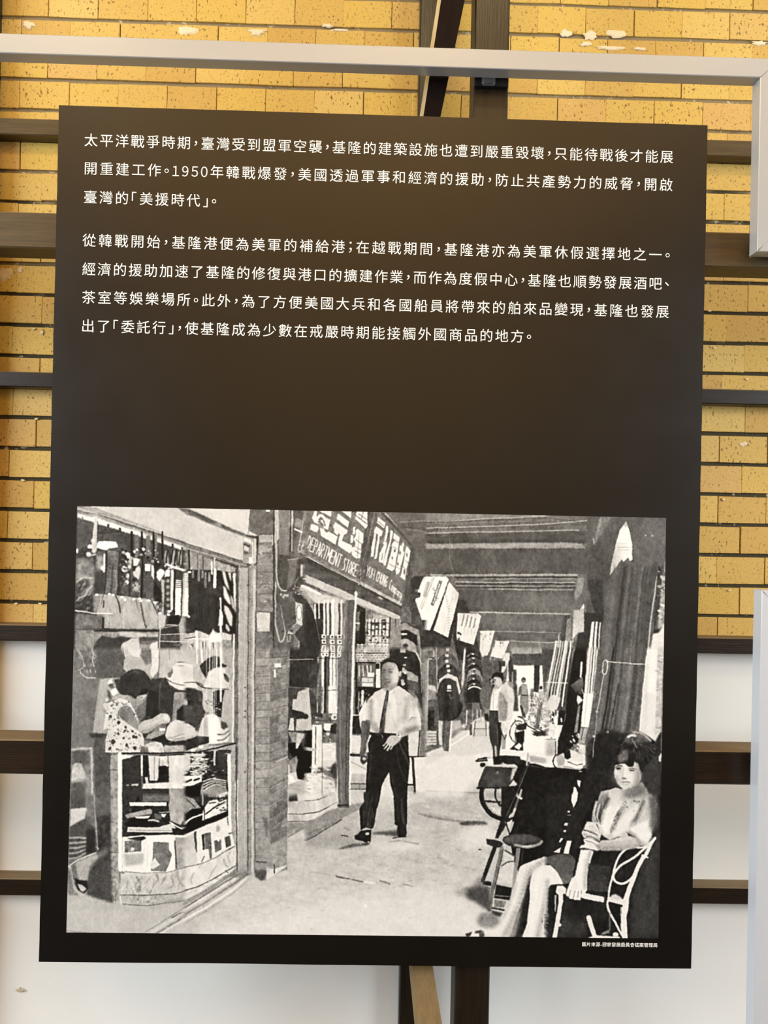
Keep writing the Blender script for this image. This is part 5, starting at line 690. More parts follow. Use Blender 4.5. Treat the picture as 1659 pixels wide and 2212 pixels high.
def paint_shading():
    """soft modelling of the figures and goods, laid over the shapes"""
    # walking man
    T(2, 1)
    E(88, 1090, 400, 46, 130, b=46, a=.55); E(110, 1150, 330, 90, 40, b=30, a=.35); E(228, 1245, 330, 34, 70, b=34, a=.5); E(90, 1140, 440, 60, 34, b=26, a=.35); E(120, 1160, 545, 80, 26, b=26, a=.6)
    P(46, "1060 240 1100 160 1200 130 1290 170 1335 240 1330 300 1300 320 1285 260 1240 200 1150 185 1090 210", b=8); L(96, 8, "1150 150 1230 160 1290 210", b=10, a=.6, cv=1)
    for q, w, v, al in (("905 720 900 900 930 1080", 60, 150, .4), ("960 700 980 900 960 1080", 30, 240, .4), ("1200 620 1230 860 1300 1100", 50, 236, .4), ("1400 700 1395 860 1370 1000", 60, 165, .45), ("1310 760 1290 1000 1200 1150", 40, 185, .35), ("1520 700 1560 860 1580 960", 40, 240, .5), ("840 760 820 900 800 980", 40, 238, .5), ("950 1050 1000 1130 1020 1160", 50, 150, .4), ("1460 640 1500 720 1520 820", 16, 160, .5), ("1150 760 1130 900 1100 1130", 30, 180, .4)): L(v, w, q, b=70, a=al, cv=1)
    L(120, 40, "1400 1150 1560 1090", b=40, a=.6); L(226, 30, "1330 1120 1480 1010", b=30, a=.5); L(60, 30, "880 1040 850 1250 830 1440", b=30, a=.5); L(128, 20, "800 1040 790 1250 790 1420", b=20, a=.5)
    for q, w, v, al in (("1290 1290 1400 1520 1430 1640", 12, 112, .5), ("1260 1350 1290 1600 1400 1850", 10, 96, .45), ("1330 1230 1410 1400", 10, 105, .4), ("930 1300 900 1600 880 1850", 26, 66, .4), ("1180 1700 1240 1960", 16, 84, .4)): L(v, w, q, b=14, a=al, cv=1)
    T(2, 2)
    for q, w in (("930 40 880 260 860 430", 16), ("860 100 840 260", 10), ("1330 60 1340 260 1350 400", 18), ("940 200 900 380", 10)): L(92, w, q, b=16, a=.45, cv=1)
    # seated woman
    T(4, 1)
    E(120, 1002, 1655, 66, 28, 5, b=24, a=.45); E(128, 1182, 1690, 60, 22, 5, b=22, a=.45); E(168, 1046, 1735, 18, 70, b=22, a=.6); E(250, 1085, 1730, 12, 56, b=14, a=.7); E(120, 1290, 1800, 46, 130, 12, b=44, a=.6); E(150, 960, 1790, 30, 100, -14, b=34, a=.55); E(120, 1080, 1800, 40, 10, b=10, a=.5)
    E(150, 1105, 1862, 66, 18, b=16, a=.4); E(190, 1105, 1905, 50, 14, b=14, a=.5); P(84, "1180 1930 1300 1850 1420 1990 1440 2060 1060 2060 1050 1990", b=46, a=.65)
    for k in range(70):
        x = prng.uniform(1010, 1480); y = prng.uniform(1190, 1480); an = (x-1230)/260.0
        L(prng.choice([40, 58, 96, 120, 150]), prng.uniform(5, 12), [x, y, x+an*60+prng.uniform(-20, 20), y+prng.uniform(30, 90)], b=8, a=.4)
    E(190, 1240, 1185, 120, 30, 8, b=26, a=.55); E(52, 1360, 1420, 90, 120, 20, b=40, a=.6); P(52, "1190 1530 1290 1520 1350 1600 1340 1720 1310 1740 1290 1640", b=18, a=.7)
    T(4, 2)
    for q, w, v, al in (("1480 60 1500 260 1470 480", 110, 96, .55), ("1340 110 1270 280 1180 420", 50, 120, .5), ("1150 300 1060 460 960 560", 60, 235, .5), ("1060 190 990 320 930 470", 34, 130, .55), ("1010 260 960 380 900 500", 14, 90, .6), ("860 60 800 200 760 380", 40, 90, .6), ("700 120 670 240 660 360", 20, 220, .5), ("1330 440 1400 520 1400 640", 70, 240, .5), ("1250 620 1380 700", 30, 150, .4), ("820 240 800 420 830 540", 60, 244, .5), ("1150 520 1240 590 1300 700", 12, 120, .5)): L(v, w, q, b=60, a=al, cv=1)
    for k in range(34):
        t = k/33.0; x = 1080-t*210+prng.uniform(-22, 22); y = 130+t*420+prng.uniform(-10, 10)
        E(prng.uniform(100, 245), x, y, prng.uniform(10, 20), prng.uniform(7, 13), prng.uniform(-60, 60), b=5, a=.7)
    for q, w, v, al in (("560 430 660 420 740 520", 20, 240, .6), ("520 560 640 600 740 640", 34, 140, .4), ("520 490 640 520 720 590", 10, 100, .5)): L(v, w, q, b=16, a=al, cv=1)
    L(160, 40, "790 760 1040 755 1260 720", b=30, a=.6, cv=1); L(228, 30, "800 650 1000 640 1160 610", b=24, a=.5); L(180, 40, "610 800 560 1000 530 1300", b=30, a=.5, cv=1); L(250, 40, "520 800 480 1000 440 1200", b=30, a=.5, cv=1)
    T(3, 2)
    L(150, 60, "1620 920 1420 1100 1330 1400 1180 1760 1080 1960", b=60, a=.4, cv=1); L(165, 50, "1680 1200 1640 1500 1580 1760 1540 1980", b=50, a=.5, cv=1); L(250, 50, "1560 1100 1520 1400 1470 1760 1440 1980", b=40, a=.5, cv=1); L(180, 40, "1250 1230 1180 1440 1080 1700", b=40, a=.45, cv=1)
    # assistant, hats, counter goods
    T(0, 1)
    E(100, 820, 900, 60, 110, -30, b=44, a=.4); L(226, 26, "1100 1060 1250 1010 1400 930", b=26, a=.5, cv=1); L(150, 30, "1080 1140 1200 1110 1300 1040", b=26, a=.5, cv=1); P(180, "600 1000 660 900 640 1200 600 1400 570 1400", b=40, a=.5); E(46, 900, 430, 100, 90, b=40, a=.5); L(96, 8, "860 360 960 320 1060 350", b=14, a=.5, cv=1)
    E(170, 1600, 1120, 60, 90, b=40, a=.4); E(245, 1500, 1080, 60, 50, b=34, a=.5); L(170, 26, "1440 1220 1560 1250 1659 1240", b=20, a=.6, cv=1); E(180, 1640, 300, 40, 90, b=30, a=.4)
    E(140, 1000, 260, 90, 60, b=50, a=.4); E(200, 1100, 200, 60, 70, b=50, a=.3)
    T(1, 1); E(165, 560, 460, 60, 60, b=34, a=.4); E(170, 220, 1160, 40, 110, b=34, a=.4); E(150, 560, 1180, 40, 90, b=30, a=.4); E(190, 60, 350, 60, 80, b=40, a=.4)
    # shade under things and along the walls of the passage
    T(1, 2); P(110, "700 1000 900 1050 960 1150 760 1160", b=60, a=.35); P(120, "980 400 1160 400 1160 1100 980 1150", b=60, a=.3)
    T(4, 0); P(70, "800 500 1000 700 860 1300 700 1300", b=90, a=.35); E(140, 1500, 500, 120, 200, b=90, a=.25); P(60, "1000 900 1100 900 1000 2042 900 2042", b=60, a=.35); P(62, "1200 1000 1260 1000 1150 2042 1100 2042", b=40, a=.35)
    T(3, 0); P(80, "430 1240 700 1240 700 1540 470 1540", b=70, a=.4); P(76, "300 680 700 680 700 1000 350 1010", b=90, a=.3); P(140, "1300 1300 2000 1300 1980 1530 1350 1530", b=90, a=.3); P(136, "900 1600 1900 1590 1880 1790 1000 1790", b=60, a=.3)

def finish_picture():
    """break the hard edges up, add photographic mottling and grain"""
    global CV
    C0 = CV
    hi = np.linalg.inv(HP)                          # soften the joins between detail tiles
    for k in range(6):
        wx = np.arange(PW)[None, :]; wy = np.arange(PH)[:, None]
        w = hi[2, 0]*wx+hi[2, 1]*wy+hi[2, 2]
        if k < 4: d = (hi[0, 0]*wx+hi[0, 1]*wy+hi[0, 2])/w-(400+260*k)
        else: d = (hi[1, 0]*wx+hi[1, 1]*wy+hi[1, 2])/w-(1400, 1715)[k-4]
        ax = 1 if k < 4 else 0
        m = np.clip(1.2-np.abs(d)/6, 0, 1)
        n = CV.shape[ax]; r = 9; pad = [(0, 0), (0, 0)]; pad[ax] = (r+1, r)
        c = np.cumsum(np.pad(C0, pad, mode='edge'), axis=ax, dtype=np.float64)
        bl = ((c[2*r+1:]-c[:-2*r-1]) if ax == 0 else (c[:, 2*r+1:]-c[:, :-2*r-1]))/(2*r+1)
        C0 = (C0*(1-m)+bl*m).astype(np.float32)
    def warp(img, amp, sc):
        dx = _noise(PH, PW, sc, sc)*amp; dy = _noise(PH, PW, sc, sc)*amp
        X = np.clip(np.arange(PW)[None, :]+dx, 0, PW-1.01); Y = np.clip(np.arange(PH)[:, None]+dy, 0, PH-1.01)
        xi = X.astype(np.int32); yi = Y.astype(np.int32); fx = X-xi; fy = Y-yi
        return (img[yi, xi]*(1-fx)+img[yi, xi+1]*fx)*(1-fy)+(img[yi+1, xi]*(1-fx)+img[yi+1, xi+1]*fx)*fy
    C0 = _blur(warp(warp(C0, .9, 5), 1.6, 40), 1)
    mid = 1-np.abs(C0-135)/135                      # mid greys carry most texture
    loc = np.abs(C0-_blur(C0, 9)); busy = np.clip(_blur(loc, 10)/18, 0, 1)
    t = _noise(PH, PW, 5, 7)*12+_noise(PH, PW, 13, 18)*11+_noise(PH, PW, 40, 30)*8
    st = np.where(_noise(PH, PW, 3.2, 16) > .25, 1, 0)*_noise(PH, PW, 6, 6)*30
    C0 = C0+np.clip(mid, .15, 1)*t*(.8+.5*busy)+busy*st*np.clip(mid, .1, 1)
    C0 = C0+.45*(C0-_blur(C0, 5))                   # the scan's own crispness
    C0 = _blur(C0, 1)
    C0 = C0+_blur(prng.randn(PH, PW).astype(np.float32), 1)*6
    CV = np.clip(C0, 16, 250).astype(np.float32)
# ------------------------------------------------------------------ helpers
rnd = random.Random(11)
def tag(o, label=None, cat=None, group=None, kind=None):
    if label: o['label'] = label
    if cat: o['category'] = cat
    if group: o['group'] = group
    if kind: o['kind'] = kind
    return o
def link(name, me, parent=None, loc=(0, 0, 0)):
    o = bpy.data.objects.new(name, me); COL.objects.link(o); o.location = loc
    if parent: o.parent = parent
    return o
def mesh(name, vs_, fs, mat, smooth=False):
    m = bpy.data.meshes.new(name); m.from_pydata([tuple(v) for v in vs_], [], fs); m.materials.append(mat)
    if smooth:
        for p in m.polygons: p.use_smooth = True
    m.update(); return m
def empty(name, loc, label, cat, group=None):
    o = bpy.data.objects.new(name, None); COL.objects.link(o); o.location = loc; o.empty_display_size = .05
    return tag(o, label, cat, group)
def cbox(x0, x1, y0, y1, z0, z1, c=0.0015):
    """box with chamfered edges: vertices and faces"""
    import itertools
    V = []; F = []; idx = {}
    X = (x0, x1); Y = (y0, y1); Z = (z0, z1)
    for i, j, k in itertools.product((0, 1), repeat=3):
        sx, sy, sz = 1-2*i, 1-2*j, 1-2*k
        for a in range(3):
            p = [X[i]+sx*c, Y[j]+sy*c, Z[k]+sz*c]; p[a] = (X[i], Y[j], Z[k])[a]
            idx[i, j, k, a] = len(V); V.append(p)
    for a in range(3):
        b, d = [t for t in range(3) if t != a]
        for s in (0, 1):
            q = []
            for (u, w) in ((0, 0), (1, 0), (1, 1), (0, 1)):
                t = [0, 0, 0]; t[a] = s; t[b] = u; t[d] = w; q.append(idx[t[0], t[1], t[2], a])
            F.append(q)
    for a in range(3):                                  # edge strips, edge runs along a
        b, d = [t for t in range(3) if t != a]
        for u in (0, 1):
            for w in (0, 1):
                t0 = [0, 0, 0]; t0[b] = u; t0[d] = w; t1 = list(t0); t1[a] = 1
                F.append([idx[(*t0, b)], idx[(*t1, b)], idx[(*t1, d)], idx[(*t0, d)]])
    for i, j, k in itertools.product((0, 1), repeat=3): F.append([idx[i, j, k, 0], idx[i, j, k, 1], idx[i, j, k, 2]])
    return V, F
def fixn(m):
    import bmesh
    b = bmesh.new(); b.from_mesh(m); bmesh.ops.recalc_face_normals(b, faces=b.faces); b.to_mesh(m); b.free(); return m
def boxm(name, x0, x1, y0, y1, z0, z1, mat, c=.0015):
    V, F = cbox(x0, x1, y0, y1, z0, z1, c); return fixn(mesh(name, V, F, mat))
def hexa(name, front, back, mat):
    """solid between two quads (front 4 points, back 4 points, same order)"""
    V = list(front)+list(back); F = [(0, 1, 2, 3), (7, 6, 5, 4)]+[(i, i+4, (i+1) % 4+4, (i+1) % 4) for i in range(4)]
    return fixn(mesh(name, V, F, mat))

# ------------------------------------------------------------------ materials
class NT:
    def __init__(s, name):
        s.m = bpy.data.materials.new(name); s.m.use_nodes = True; s.t = s.m.node_tree; s.b = s.t.nodes['Principled BSDF']
        s.tc = s.t.nodes.new('ShaderNodeTexCoord'); s.oi = s.t.nodes.new('ShaderNodeObjectInfo'); s.geo = s.t.nodes.new('ShaderNodeNewGeometry')
    def n(s, typ, **k):
        x = s.t.nodes.new(typ)
        for a, b in k.items():
            if a.startswith('i_'): x.inputs[int(a[2:])].default_value = b
            else: setattr(x, a, b)
        return x
    def l(s, a, b): s.t.links.new(a, b)
    def pos(s, scale, off=None):
        mp = s.n('ShaderNodeMapping'); mp.inputs['Scale'].default_value = scale; s.l(s.geo.outputs['Position'], mp.inputs['Vector'])
        return mp.outputs['Vector']
    def noise(s, vec, scale, detail=3, rough=.6):
        x = s.n('ShaderNodeTexNoise'); x.inputs['Scale'].default_value = scale; x.inputs['Detail'].default_value = detail; x.inputs['Roughness'].default_value = rough
        if vec is not None: s.l(vec, x.inputs['Vector'])
        return x.outputs['Fac']
    def ramp(s, fac, stops):
        r = s.n('ShaderNodeValToRGB'); e = r.color_ramp.elements
        while len(e) < len(stops): e.new(.5)
        for i, (p, c) in enumerate(stops): e[i].position = p; e[i].color = (*c, 1) if len(c) == 3 else c
        s.l(fac, r.inputs[0]); return r.outputs[0]
    def mix(s, fac, a, b, mode='MIX'):
        x = s.n('ShaderNodeMix', data_type='RGBA', blend_type=mode)
        for sock, v in ((x.inputs[0], fac), (x.inputs[6], a), (x.inputs[7], b)):
            if isinstance(v, (int, float)): sock.default_value = v
            elif isinstance(v, tuple): sock.default_value = (*v, 1)
            else: s.l(v, sock)
        return x.outputs[2]
    def math(s, op, a, b=0.0):
        x = s.n('ShaderNodeMath', operation=op)
        for sock, v in ((x.inputs[0], a), (x.inputs[1], b)):
            if isinstance(v, (int, float)): sock.default_value = v
            else: s.l(v, sock)
        return x.outputs[0]
    def bump(s, h, strength, dist):
        x = s.n('ShaderNodeBump'); x.inputs['Strength'].default_value = strength; x.inputs['Distance'].default_value = dist
        s.l(h, x.inputs['Height']); s.l(x.outputs[0], s.b.inputs['Normal'])
    def fin(s, col, rough=.6, spec=.5, metal=0.0):
        if isinstance(col, tuple): s.b.inputs['Base Color'].default_value = (*col, 1)
        else: s.l(col, s.b.inputs['Base Color'])
        if isinstance(rough, (int, float)): s.b.inputs['Roughness'].default_value = rough
        else: s.l(rough, s.b.inputs['Roughness'])
        s.b.inputs['Specular IOR Level'].default_value = spec; s.b.inputs['Metallic'].default_value = metal
        return s.m
def m_brick():
    s = NT('glazed_brick')
    base = s.ramp(s.oi.outputs['Random'], [(0, (.54, .325, .070)), (.3, (.61, .40, .088)), (.6, (.64, .425, .080)), (.85, (.67, .465, .135)), (1, (.57, .33, .09))])
    p = s.pos((1, 1, 1))
    big = s.noise(p, 9, 3); c = s.mix(s.math('MULTIPLY', big, .35), base, (.70, .46, .17))
    pit = s.noise(s.pos((1, 1, .7)), 190, 2, .5); pm = s.ramp(pit, [(.33, (1, 1, 1)), (.39, (0, 0, 0))])
    dens = s.ramp(s.noise(p, 16, 2), [(.30, (.25, .25, .25)), (.58, (1, 1, 1))])
    c = s.mix(s.mix(1.0, pm, dens, 'MULTIPLY'), c, (.22, .12, .03))
    pit2 = s.noise(p, 420, 1, .5); c = s.mix(s.math('MULTIPLY', s.ramp(pit2, [(.3, (1, 1, 1)), (.38, (0, 0, 0))]), .6), c, (.30, .17, .05))
    lime = s.ramp(s.noise(p, 14, 5, .7), [(.66, (0, 0, 0)), (.75, (.55, .55, .55))]); c = s.mix(lime, c, (.78, .62, .40))
    s.bump(s.mix(.5, pit, big), .25, .002)
    return s.fin(c, .62, .35)
def m_mortar():
    s = NT('mortar_joint'); p = s.pos((1, 1, 1))
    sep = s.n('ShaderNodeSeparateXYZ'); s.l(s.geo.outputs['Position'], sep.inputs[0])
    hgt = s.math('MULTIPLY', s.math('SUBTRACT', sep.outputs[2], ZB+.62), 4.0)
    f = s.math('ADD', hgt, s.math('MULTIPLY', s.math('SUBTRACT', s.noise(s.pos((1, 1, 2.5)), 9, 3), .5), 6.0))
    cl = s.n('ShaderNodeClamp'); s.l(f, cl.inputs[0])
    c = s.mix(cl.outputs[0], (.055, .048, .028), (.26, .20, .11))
    c = s.mix(s.ramp(s.noise(p, 60, 3), [(.62, (0, 0, 0)), (.70, (.8, .8, .8))]), c, (.62, .52, .36))
    s.bump(s.noise(p, 150, 3), .6, .003)
    return s.fin(c, .9, .2)
def m_plaster():
    s = NT('white_plaster'); p = s.pos((1, 1, 1))
    c = s.mix(s.noise(p, 3, 3), (.85, .85, .84), (.88, .86, .82))
    c = s.mix(s.math('MULTIPLY', s.ramp(s.noise(p, 2.2, 2), [(.45, (0, 0, 0)), (.7, (1, 1, 1))]), .25), c, (.62, .52, .40))
    s.bump(s.noise(p, 30, 4), .12, .002); return s.fin(c, .8, .3)
def m_wood(name, a, b, rough, axis, spec=.5, amount=1.0):
    s = NT(name); sc = [26, 26, 26]; sc[axis] = 1.6
    g = s.noise(s.pos(tuple(sc)), 3.2, 5, .65); g2 = s.noise(s.pos(tuple(v*3 for v in sc)), 4, 3, .6)
    c = s.mix(s.ramp(s.mix(.4, g, g2), [(.32, (0, 0, 0)), (.68, (1, 1, 1))]), a, b)
    s.bump(g2, .25*amount, .002); return s.fin(c, rough, spec)
def m_plain(name, col, rough=.5, spec=.5, metal=0.0, vary=.1, sc=30):
    s = NT(name); c = s.mix(s.math('MULTIPLY', s.noise(s.pos((1, 1, 1)), sc, 3), vary*2), col, tuple(min(1, v*1.25+.01) for v in col))
    return s.fin(c, rough, spec, metal)
M_BRICK = m_brick(); M_MORTAR = m_mortar(); M_PLASTER = m_plaster()
M_WOODX = m_wood('dark_stained_timber', (.007, .003, .001), (.024, .012, .004), .38, 0, .35)
M_WOODZ = m_wood('dark_stained_upright', (.006, .003, .0015), (.018, .012, .006), .33, 2)
M_WOODUP = m_wood('weathered_brown_timber', (.050, .030, .010), (.105, .068, .026), .45, 0, .35)  # browner and lighter than the other rail timber
M_TOPLIT = m_wood('dusty_timber_top', (.13, .085, .038), (.22, .15, .07), .6, 0)  # light from above painted into the colour of up-facing timber faces
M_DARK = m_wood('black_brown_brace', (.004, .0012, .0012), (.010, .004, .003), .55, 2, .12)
M_LITSIDE = m_wood('worn_timber_edge', (.40, .27, .11), (.55, .42, .22), .7, 2, .3)  # pale side of the upper brace, overhead light painted into its colour
M_BROWN = m_wood('brown_brace', (.15, .095, .038), (.23, .155, .07), .55, 2, .4)  # lower brace, browner than the upper one
M_METAL = m_plain('silver_white_coating', (.44, .435, .43), .25, .6, .15, .03, 8)
M_WHITE = m_plain('cool_white_coating', (.60, .615, .66), .25, .6, .15, .03, 8)
M_BLACK = m_plain('black_steel', (.012, .012, .013), .45, .5, .3)
M_GREY = m_plain('grey_clip', (.10, .105, .11), .35, .5, .6)
M_LIME = m_plain('lime_plaster_patch', (.74, .62, .42), .85, .2, 0, .2, 90)

# ------------------------------------------------------------------ the wall: mortar bed, bricks, plaster panel
YW = .29                                              # brick face
WX0, WX1 = -2.3, 2.3
zsplit = at(60, 1352, YW).z                            # bricks end here, plaster below
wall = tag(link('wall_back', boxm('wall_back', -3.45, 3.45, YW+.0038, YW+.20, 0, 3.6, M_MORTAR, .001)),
           'half-timbered wall of yellow bricks above white plaster, behind the board', kind='structure')
pl = link('plaster_panel', boxm('plaster_panel', -3.45, 3.45, YW+.001, YW+.0045, .05, zsplit, M_PLASTER, .0008), wall)
PIT_V = at(60, 970, YW).z - at(60, 1301, YW).z; PIT = (at(60, 39, YW).z-at(60, 1301, YW).z)/19.0     # course height from nineteen joints
z0 = at(60, 1301, YW).z                                # a bed joint
JH, JV = .0082, .0008; BW = .1085
variants = []
for k in range(7):
    V, F = cbox(-BW/2+JV/2, BW/2-JV/2, -.0002*k, .018, -PIT/2+JH/2, PIT/2-JH/2, .0009)
    r2 = random.Random(k)
    V = [(x+r2.uniform(-.0005, .0005), y, z+r2.uniform(-.0007, .0007)) for x, y, z in V]
    variants.append(fixn(mesh('brick', V, F, M_BRICK)))
def brick_mesh(w, h, k):
    V, F = cbox(-w/2, w/2, -.0002*(k % 5), .018, -h/2, h/2, .0009); return fixn(mesh('brick', V, F, M_BRICK))
xj = at(27, 937, YW).x
R = Matrix(CAMR).inverted()
def pix(p):
    q = R @ (Vector(p)-Vector(CAMP)); return 829.5+FPX*q.x/-q.z, 1106-FPX*q.y/-q.z
hid = [[], []]
nb = 0
for r in range(-1, 25):
    zc = z0 - PIT/2 + PIT*r + PIT*0
    off = (BW/2 if (r-5) % 2 else 0) + rnd.uniform(-.006, .006)
    zl, zh = zc-PIT/2+JH/2, zc+PIT/2-JH/2
    if zh < zsplit+.004: continue
    cut = zl < zsplit
    for c in range(-26, 28):
        x = xj + off + BW*(c+8) - BW/2
        if x < WX0 or x > WX1: continue
        u, v = pix((x, YW, zc))
        wide = abs(BW*FPX/1.708)/2
        inview = -wide < u < 1659+wide and -70 < v < 1380
        behind = (140+wide < u < 1500-wide) and v > 300
        if inview and not behind:
            dx = rnd.uniform(-.001, .001); dy = rnd.uniform(-.0012, .0004)
            if cut: o = link('brick', brick_mesh(BW-JV, zh-zsplit, r+c), wall, (x+dx, YW+dy, (zh+zsplit)/2))
            else: o = link('brick', rnd.choice(variants), wall, (x+dx, YW+dy, zc+rnd.uniform(-.0007, .0007)))
            nb += 1
        else:
            V, F = cbox(x-BW/2+JV/2, x+BW/2-JV/2, YW-.0006, YW+.018, max(zl, zsplit), zh, .0016)
            b0 = len(hid[0]); hid[0] += V; hid[1] += [[i+b0 for i in f] for f in F]
tag(link('brick_field', fixn(mesh('brick_field', hid[0], hid[1], M_BRICK)), wall), kind='stuff')
def blob(name, px, py, w, h, seed, mat, Y=YW, t=.002, n=15):
    """irregular low lump of plaster stuck on the wall"""
    r2 = random.Random(seed); c = at(px, py, Y); sc = (Y+1.418)/FPX
    ring_, V = [], []
    rad = [r2.uniform(.55, 1.1) for _ in range(n)]
    for k in range(n):
        a = 2*math.pi*k/n; V.append((math.cos(a)*rad[k]*w*sc/2, -.0002, math.sin(a)*rad[k]*h*sc/2))
    for k in range(n):
        a = 2*math.pi*k/n; V.append((math.cos(a)*rad[k]*w*sc/2*.7, -t, math.sin(a)*rad[k]*h*sc/2*.65))
    F = [(k, (k+1) % n, (k+1) % n+n, k+n) for k in range(n)]+[tuple(range(n, 2*n))]
    return link(name, fixn(mesh(name, V, F, mat)), wall, (c.x, Y-.0008, c.z))
for i, (px, py, w, h) in enumerate([(405, 66, 50, 22), (556, 70, 46, 18), (1222, 72, 30, 22), (1274, 76, 38, 24), (1335, 74, 56, 26), (1265, 96, 30, 12),
                                    (1318, 104, 70, 12), (1380, 106, 46, 10), (1640, 94, 40, 14), (708, 56, 30, 12), (62, 54, 34, 18), (734, 66, 46, 8),
                                    (12, 592, 38, 40), (44, 584, 14, 18), (1604, 960, 26, 14), (92, 718, 8, 16)]):
    blob('lime_patch', px, py, w, h, i, M_LIME)
for i, (px, py) in enumerate([(1500, 1006), (1543, 752), (1612, 819), (80, 905), (92, 492), (74, 711), (50, 1038), (1532, 672), (36, 1304), (88, 1304), (1575, 1275), (1562, 1079)]):
    blob('mortar_crumb', px, py, 12, 7, 40+i, M_LIME, t=.003, n=8)
for i, (px, py, w, h) in enumerate([(45, 2138, 24, 12)]):
    blob('plaster_chip', px, py, w, h, 70+i, m_plain('chipped_plaster', (.45, .38, .28), .9, .2, 0, .5, 200), YW+.001, .003)

def lit_top(m):
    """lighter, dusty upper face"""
    m.materials.append(M_TOPLIT)
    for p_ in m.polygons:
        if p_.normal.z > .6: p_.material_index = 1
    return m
def rail(name, ytop, ybot, depth, xpx=60, mat=M_WOODX):
    zt = at(xpx, ytop, YW-depth).z; zb = at(xpx, ybot, YW-depth).z
    return tag(link(name, lit_top(boxm(name, -3.44, 3.44, YW-depth, YW+.004, zb, zt, mat, .002))), kind='structure')
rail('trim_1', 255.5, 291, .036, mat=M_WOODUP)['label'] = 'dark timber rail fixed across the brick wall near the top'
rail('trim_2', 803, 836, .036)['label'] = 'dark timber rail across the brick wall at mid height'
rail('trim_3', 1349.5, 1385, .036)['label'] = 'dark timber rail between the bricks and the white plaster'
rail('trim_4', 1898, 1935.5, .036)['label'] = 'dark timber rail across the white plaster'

def stud(name, x0, x1, ypx, depth, lab):
    o = tag(link(name, boxm(name, at(x0, ypx, YW-depth).x, at(x1, ypx, YW-depth).x, YW-depth, YW+.004, .002, 3.5, M_WOODZ, .003)), kind='structure'); o['label'] = lab
stud('trim_5', 907, 951, 60, .045, 'dark upright stud on the brick wall behind the leaning brace')
stud('trim_6', -120, -18, 60, .045, 'dark upright stud at the left edge of the brick wall')

# ------------------------------------------------------------------ the free-standing timber frame in front of the wall
YF, YK = .0125, .077                                  # front and back of its members
fr = empty('timber_frame', (0, .05, 0), 'dark timber frame of posts, beams and braces standing behind the black board', 'timber frame')
def beam(y0, y1, xpx=60, mat=M_WOODX):
    return link('beam', lit_top(boxm('beam', -3.44, 3.44, YF+.0006, YK-.001, at(xpx, y1, YF).z, at(xpx, y0, YF).z, mat, .0025)), fr, (0, -.05, 0))
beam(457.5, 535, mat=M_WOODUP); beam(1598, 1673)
def post(x0, x1, ypx=100, y0=YF, mat=M_WOODZ):
    return link('post', boxm('post', at(x0, ypx, y0).x, at(x1, ypx, y0).x, y0, YK, .002, 3.2, mat, .0025), fr, (0, -.05, 0))
post(1025, 1100)
def brace(p, mat):
    """p: (x_left, x_right, y, depth) at two heights, left edge chamfered"""
    (l0, r0, ya, da), (l1, r1, yb, db) = p
    e = 8
    fr_ = [at(l0+e, ya, da), at(r0, ya, da), at(r1, yb, db), at(l1+e, yb, db)]
    bk = [v+Vector((0, .026, 0)) for v in fr_]; L0, L1 = at(l0, ya, da+.012), at(l1, yb, db+.012)
    link('brace', hexa('brace', fr_, bk, mat), fr, (0, -.05, 0))
    link('worn_edge', hexa('worn_edge', [L0, fr_[0], fr_[3], L1], [L0+Vector((0, .012, 0)), bk[0], bk[3], L1+Vector((0, .012, 0))], M_LITSIDE if mat is M_DARK else M_BROWN), fr, (0, -.05, 0))
def lin(a, b, y): t = (y-a[2])/(b[2]-a[2]); return tuple(a[i]+(b[i]-a[i])*t for i in (0, 1))+(y, a[3]+(b[3]-a[3])*t)
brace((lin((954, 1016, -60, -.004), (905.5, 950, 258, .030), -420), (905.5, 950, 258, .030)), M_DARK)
brace(((883, 934, 2085, .032), (900, 962, 2260, -.006)), M_BROWN)
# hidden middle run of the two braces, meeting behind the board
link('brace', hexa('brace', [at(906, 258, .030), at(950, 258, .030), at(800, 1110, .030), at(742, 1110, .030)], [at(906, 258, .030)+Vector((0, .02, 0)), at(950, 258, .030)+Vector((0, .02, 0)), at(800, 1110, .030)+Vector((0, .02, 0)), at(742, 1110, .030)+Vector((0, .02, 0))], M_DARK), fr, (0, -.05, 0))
link('brace', hexa('brace', [at(742, 1110, .032), at(800, 1110, .032), at(934, 2085, .032), at(884, 2085, .032)], [at(742, 1110, .032)+Vector((0, .02, 0)), at(800, 1110, .032)+Vector((0, .02, 0)), at(934, 2085, .032)+Vector((0, .02, 0)), at(884, 2085, .032)+Vector((0, .02, 0))], M_BROWN), fr, (0, -.05, 0))

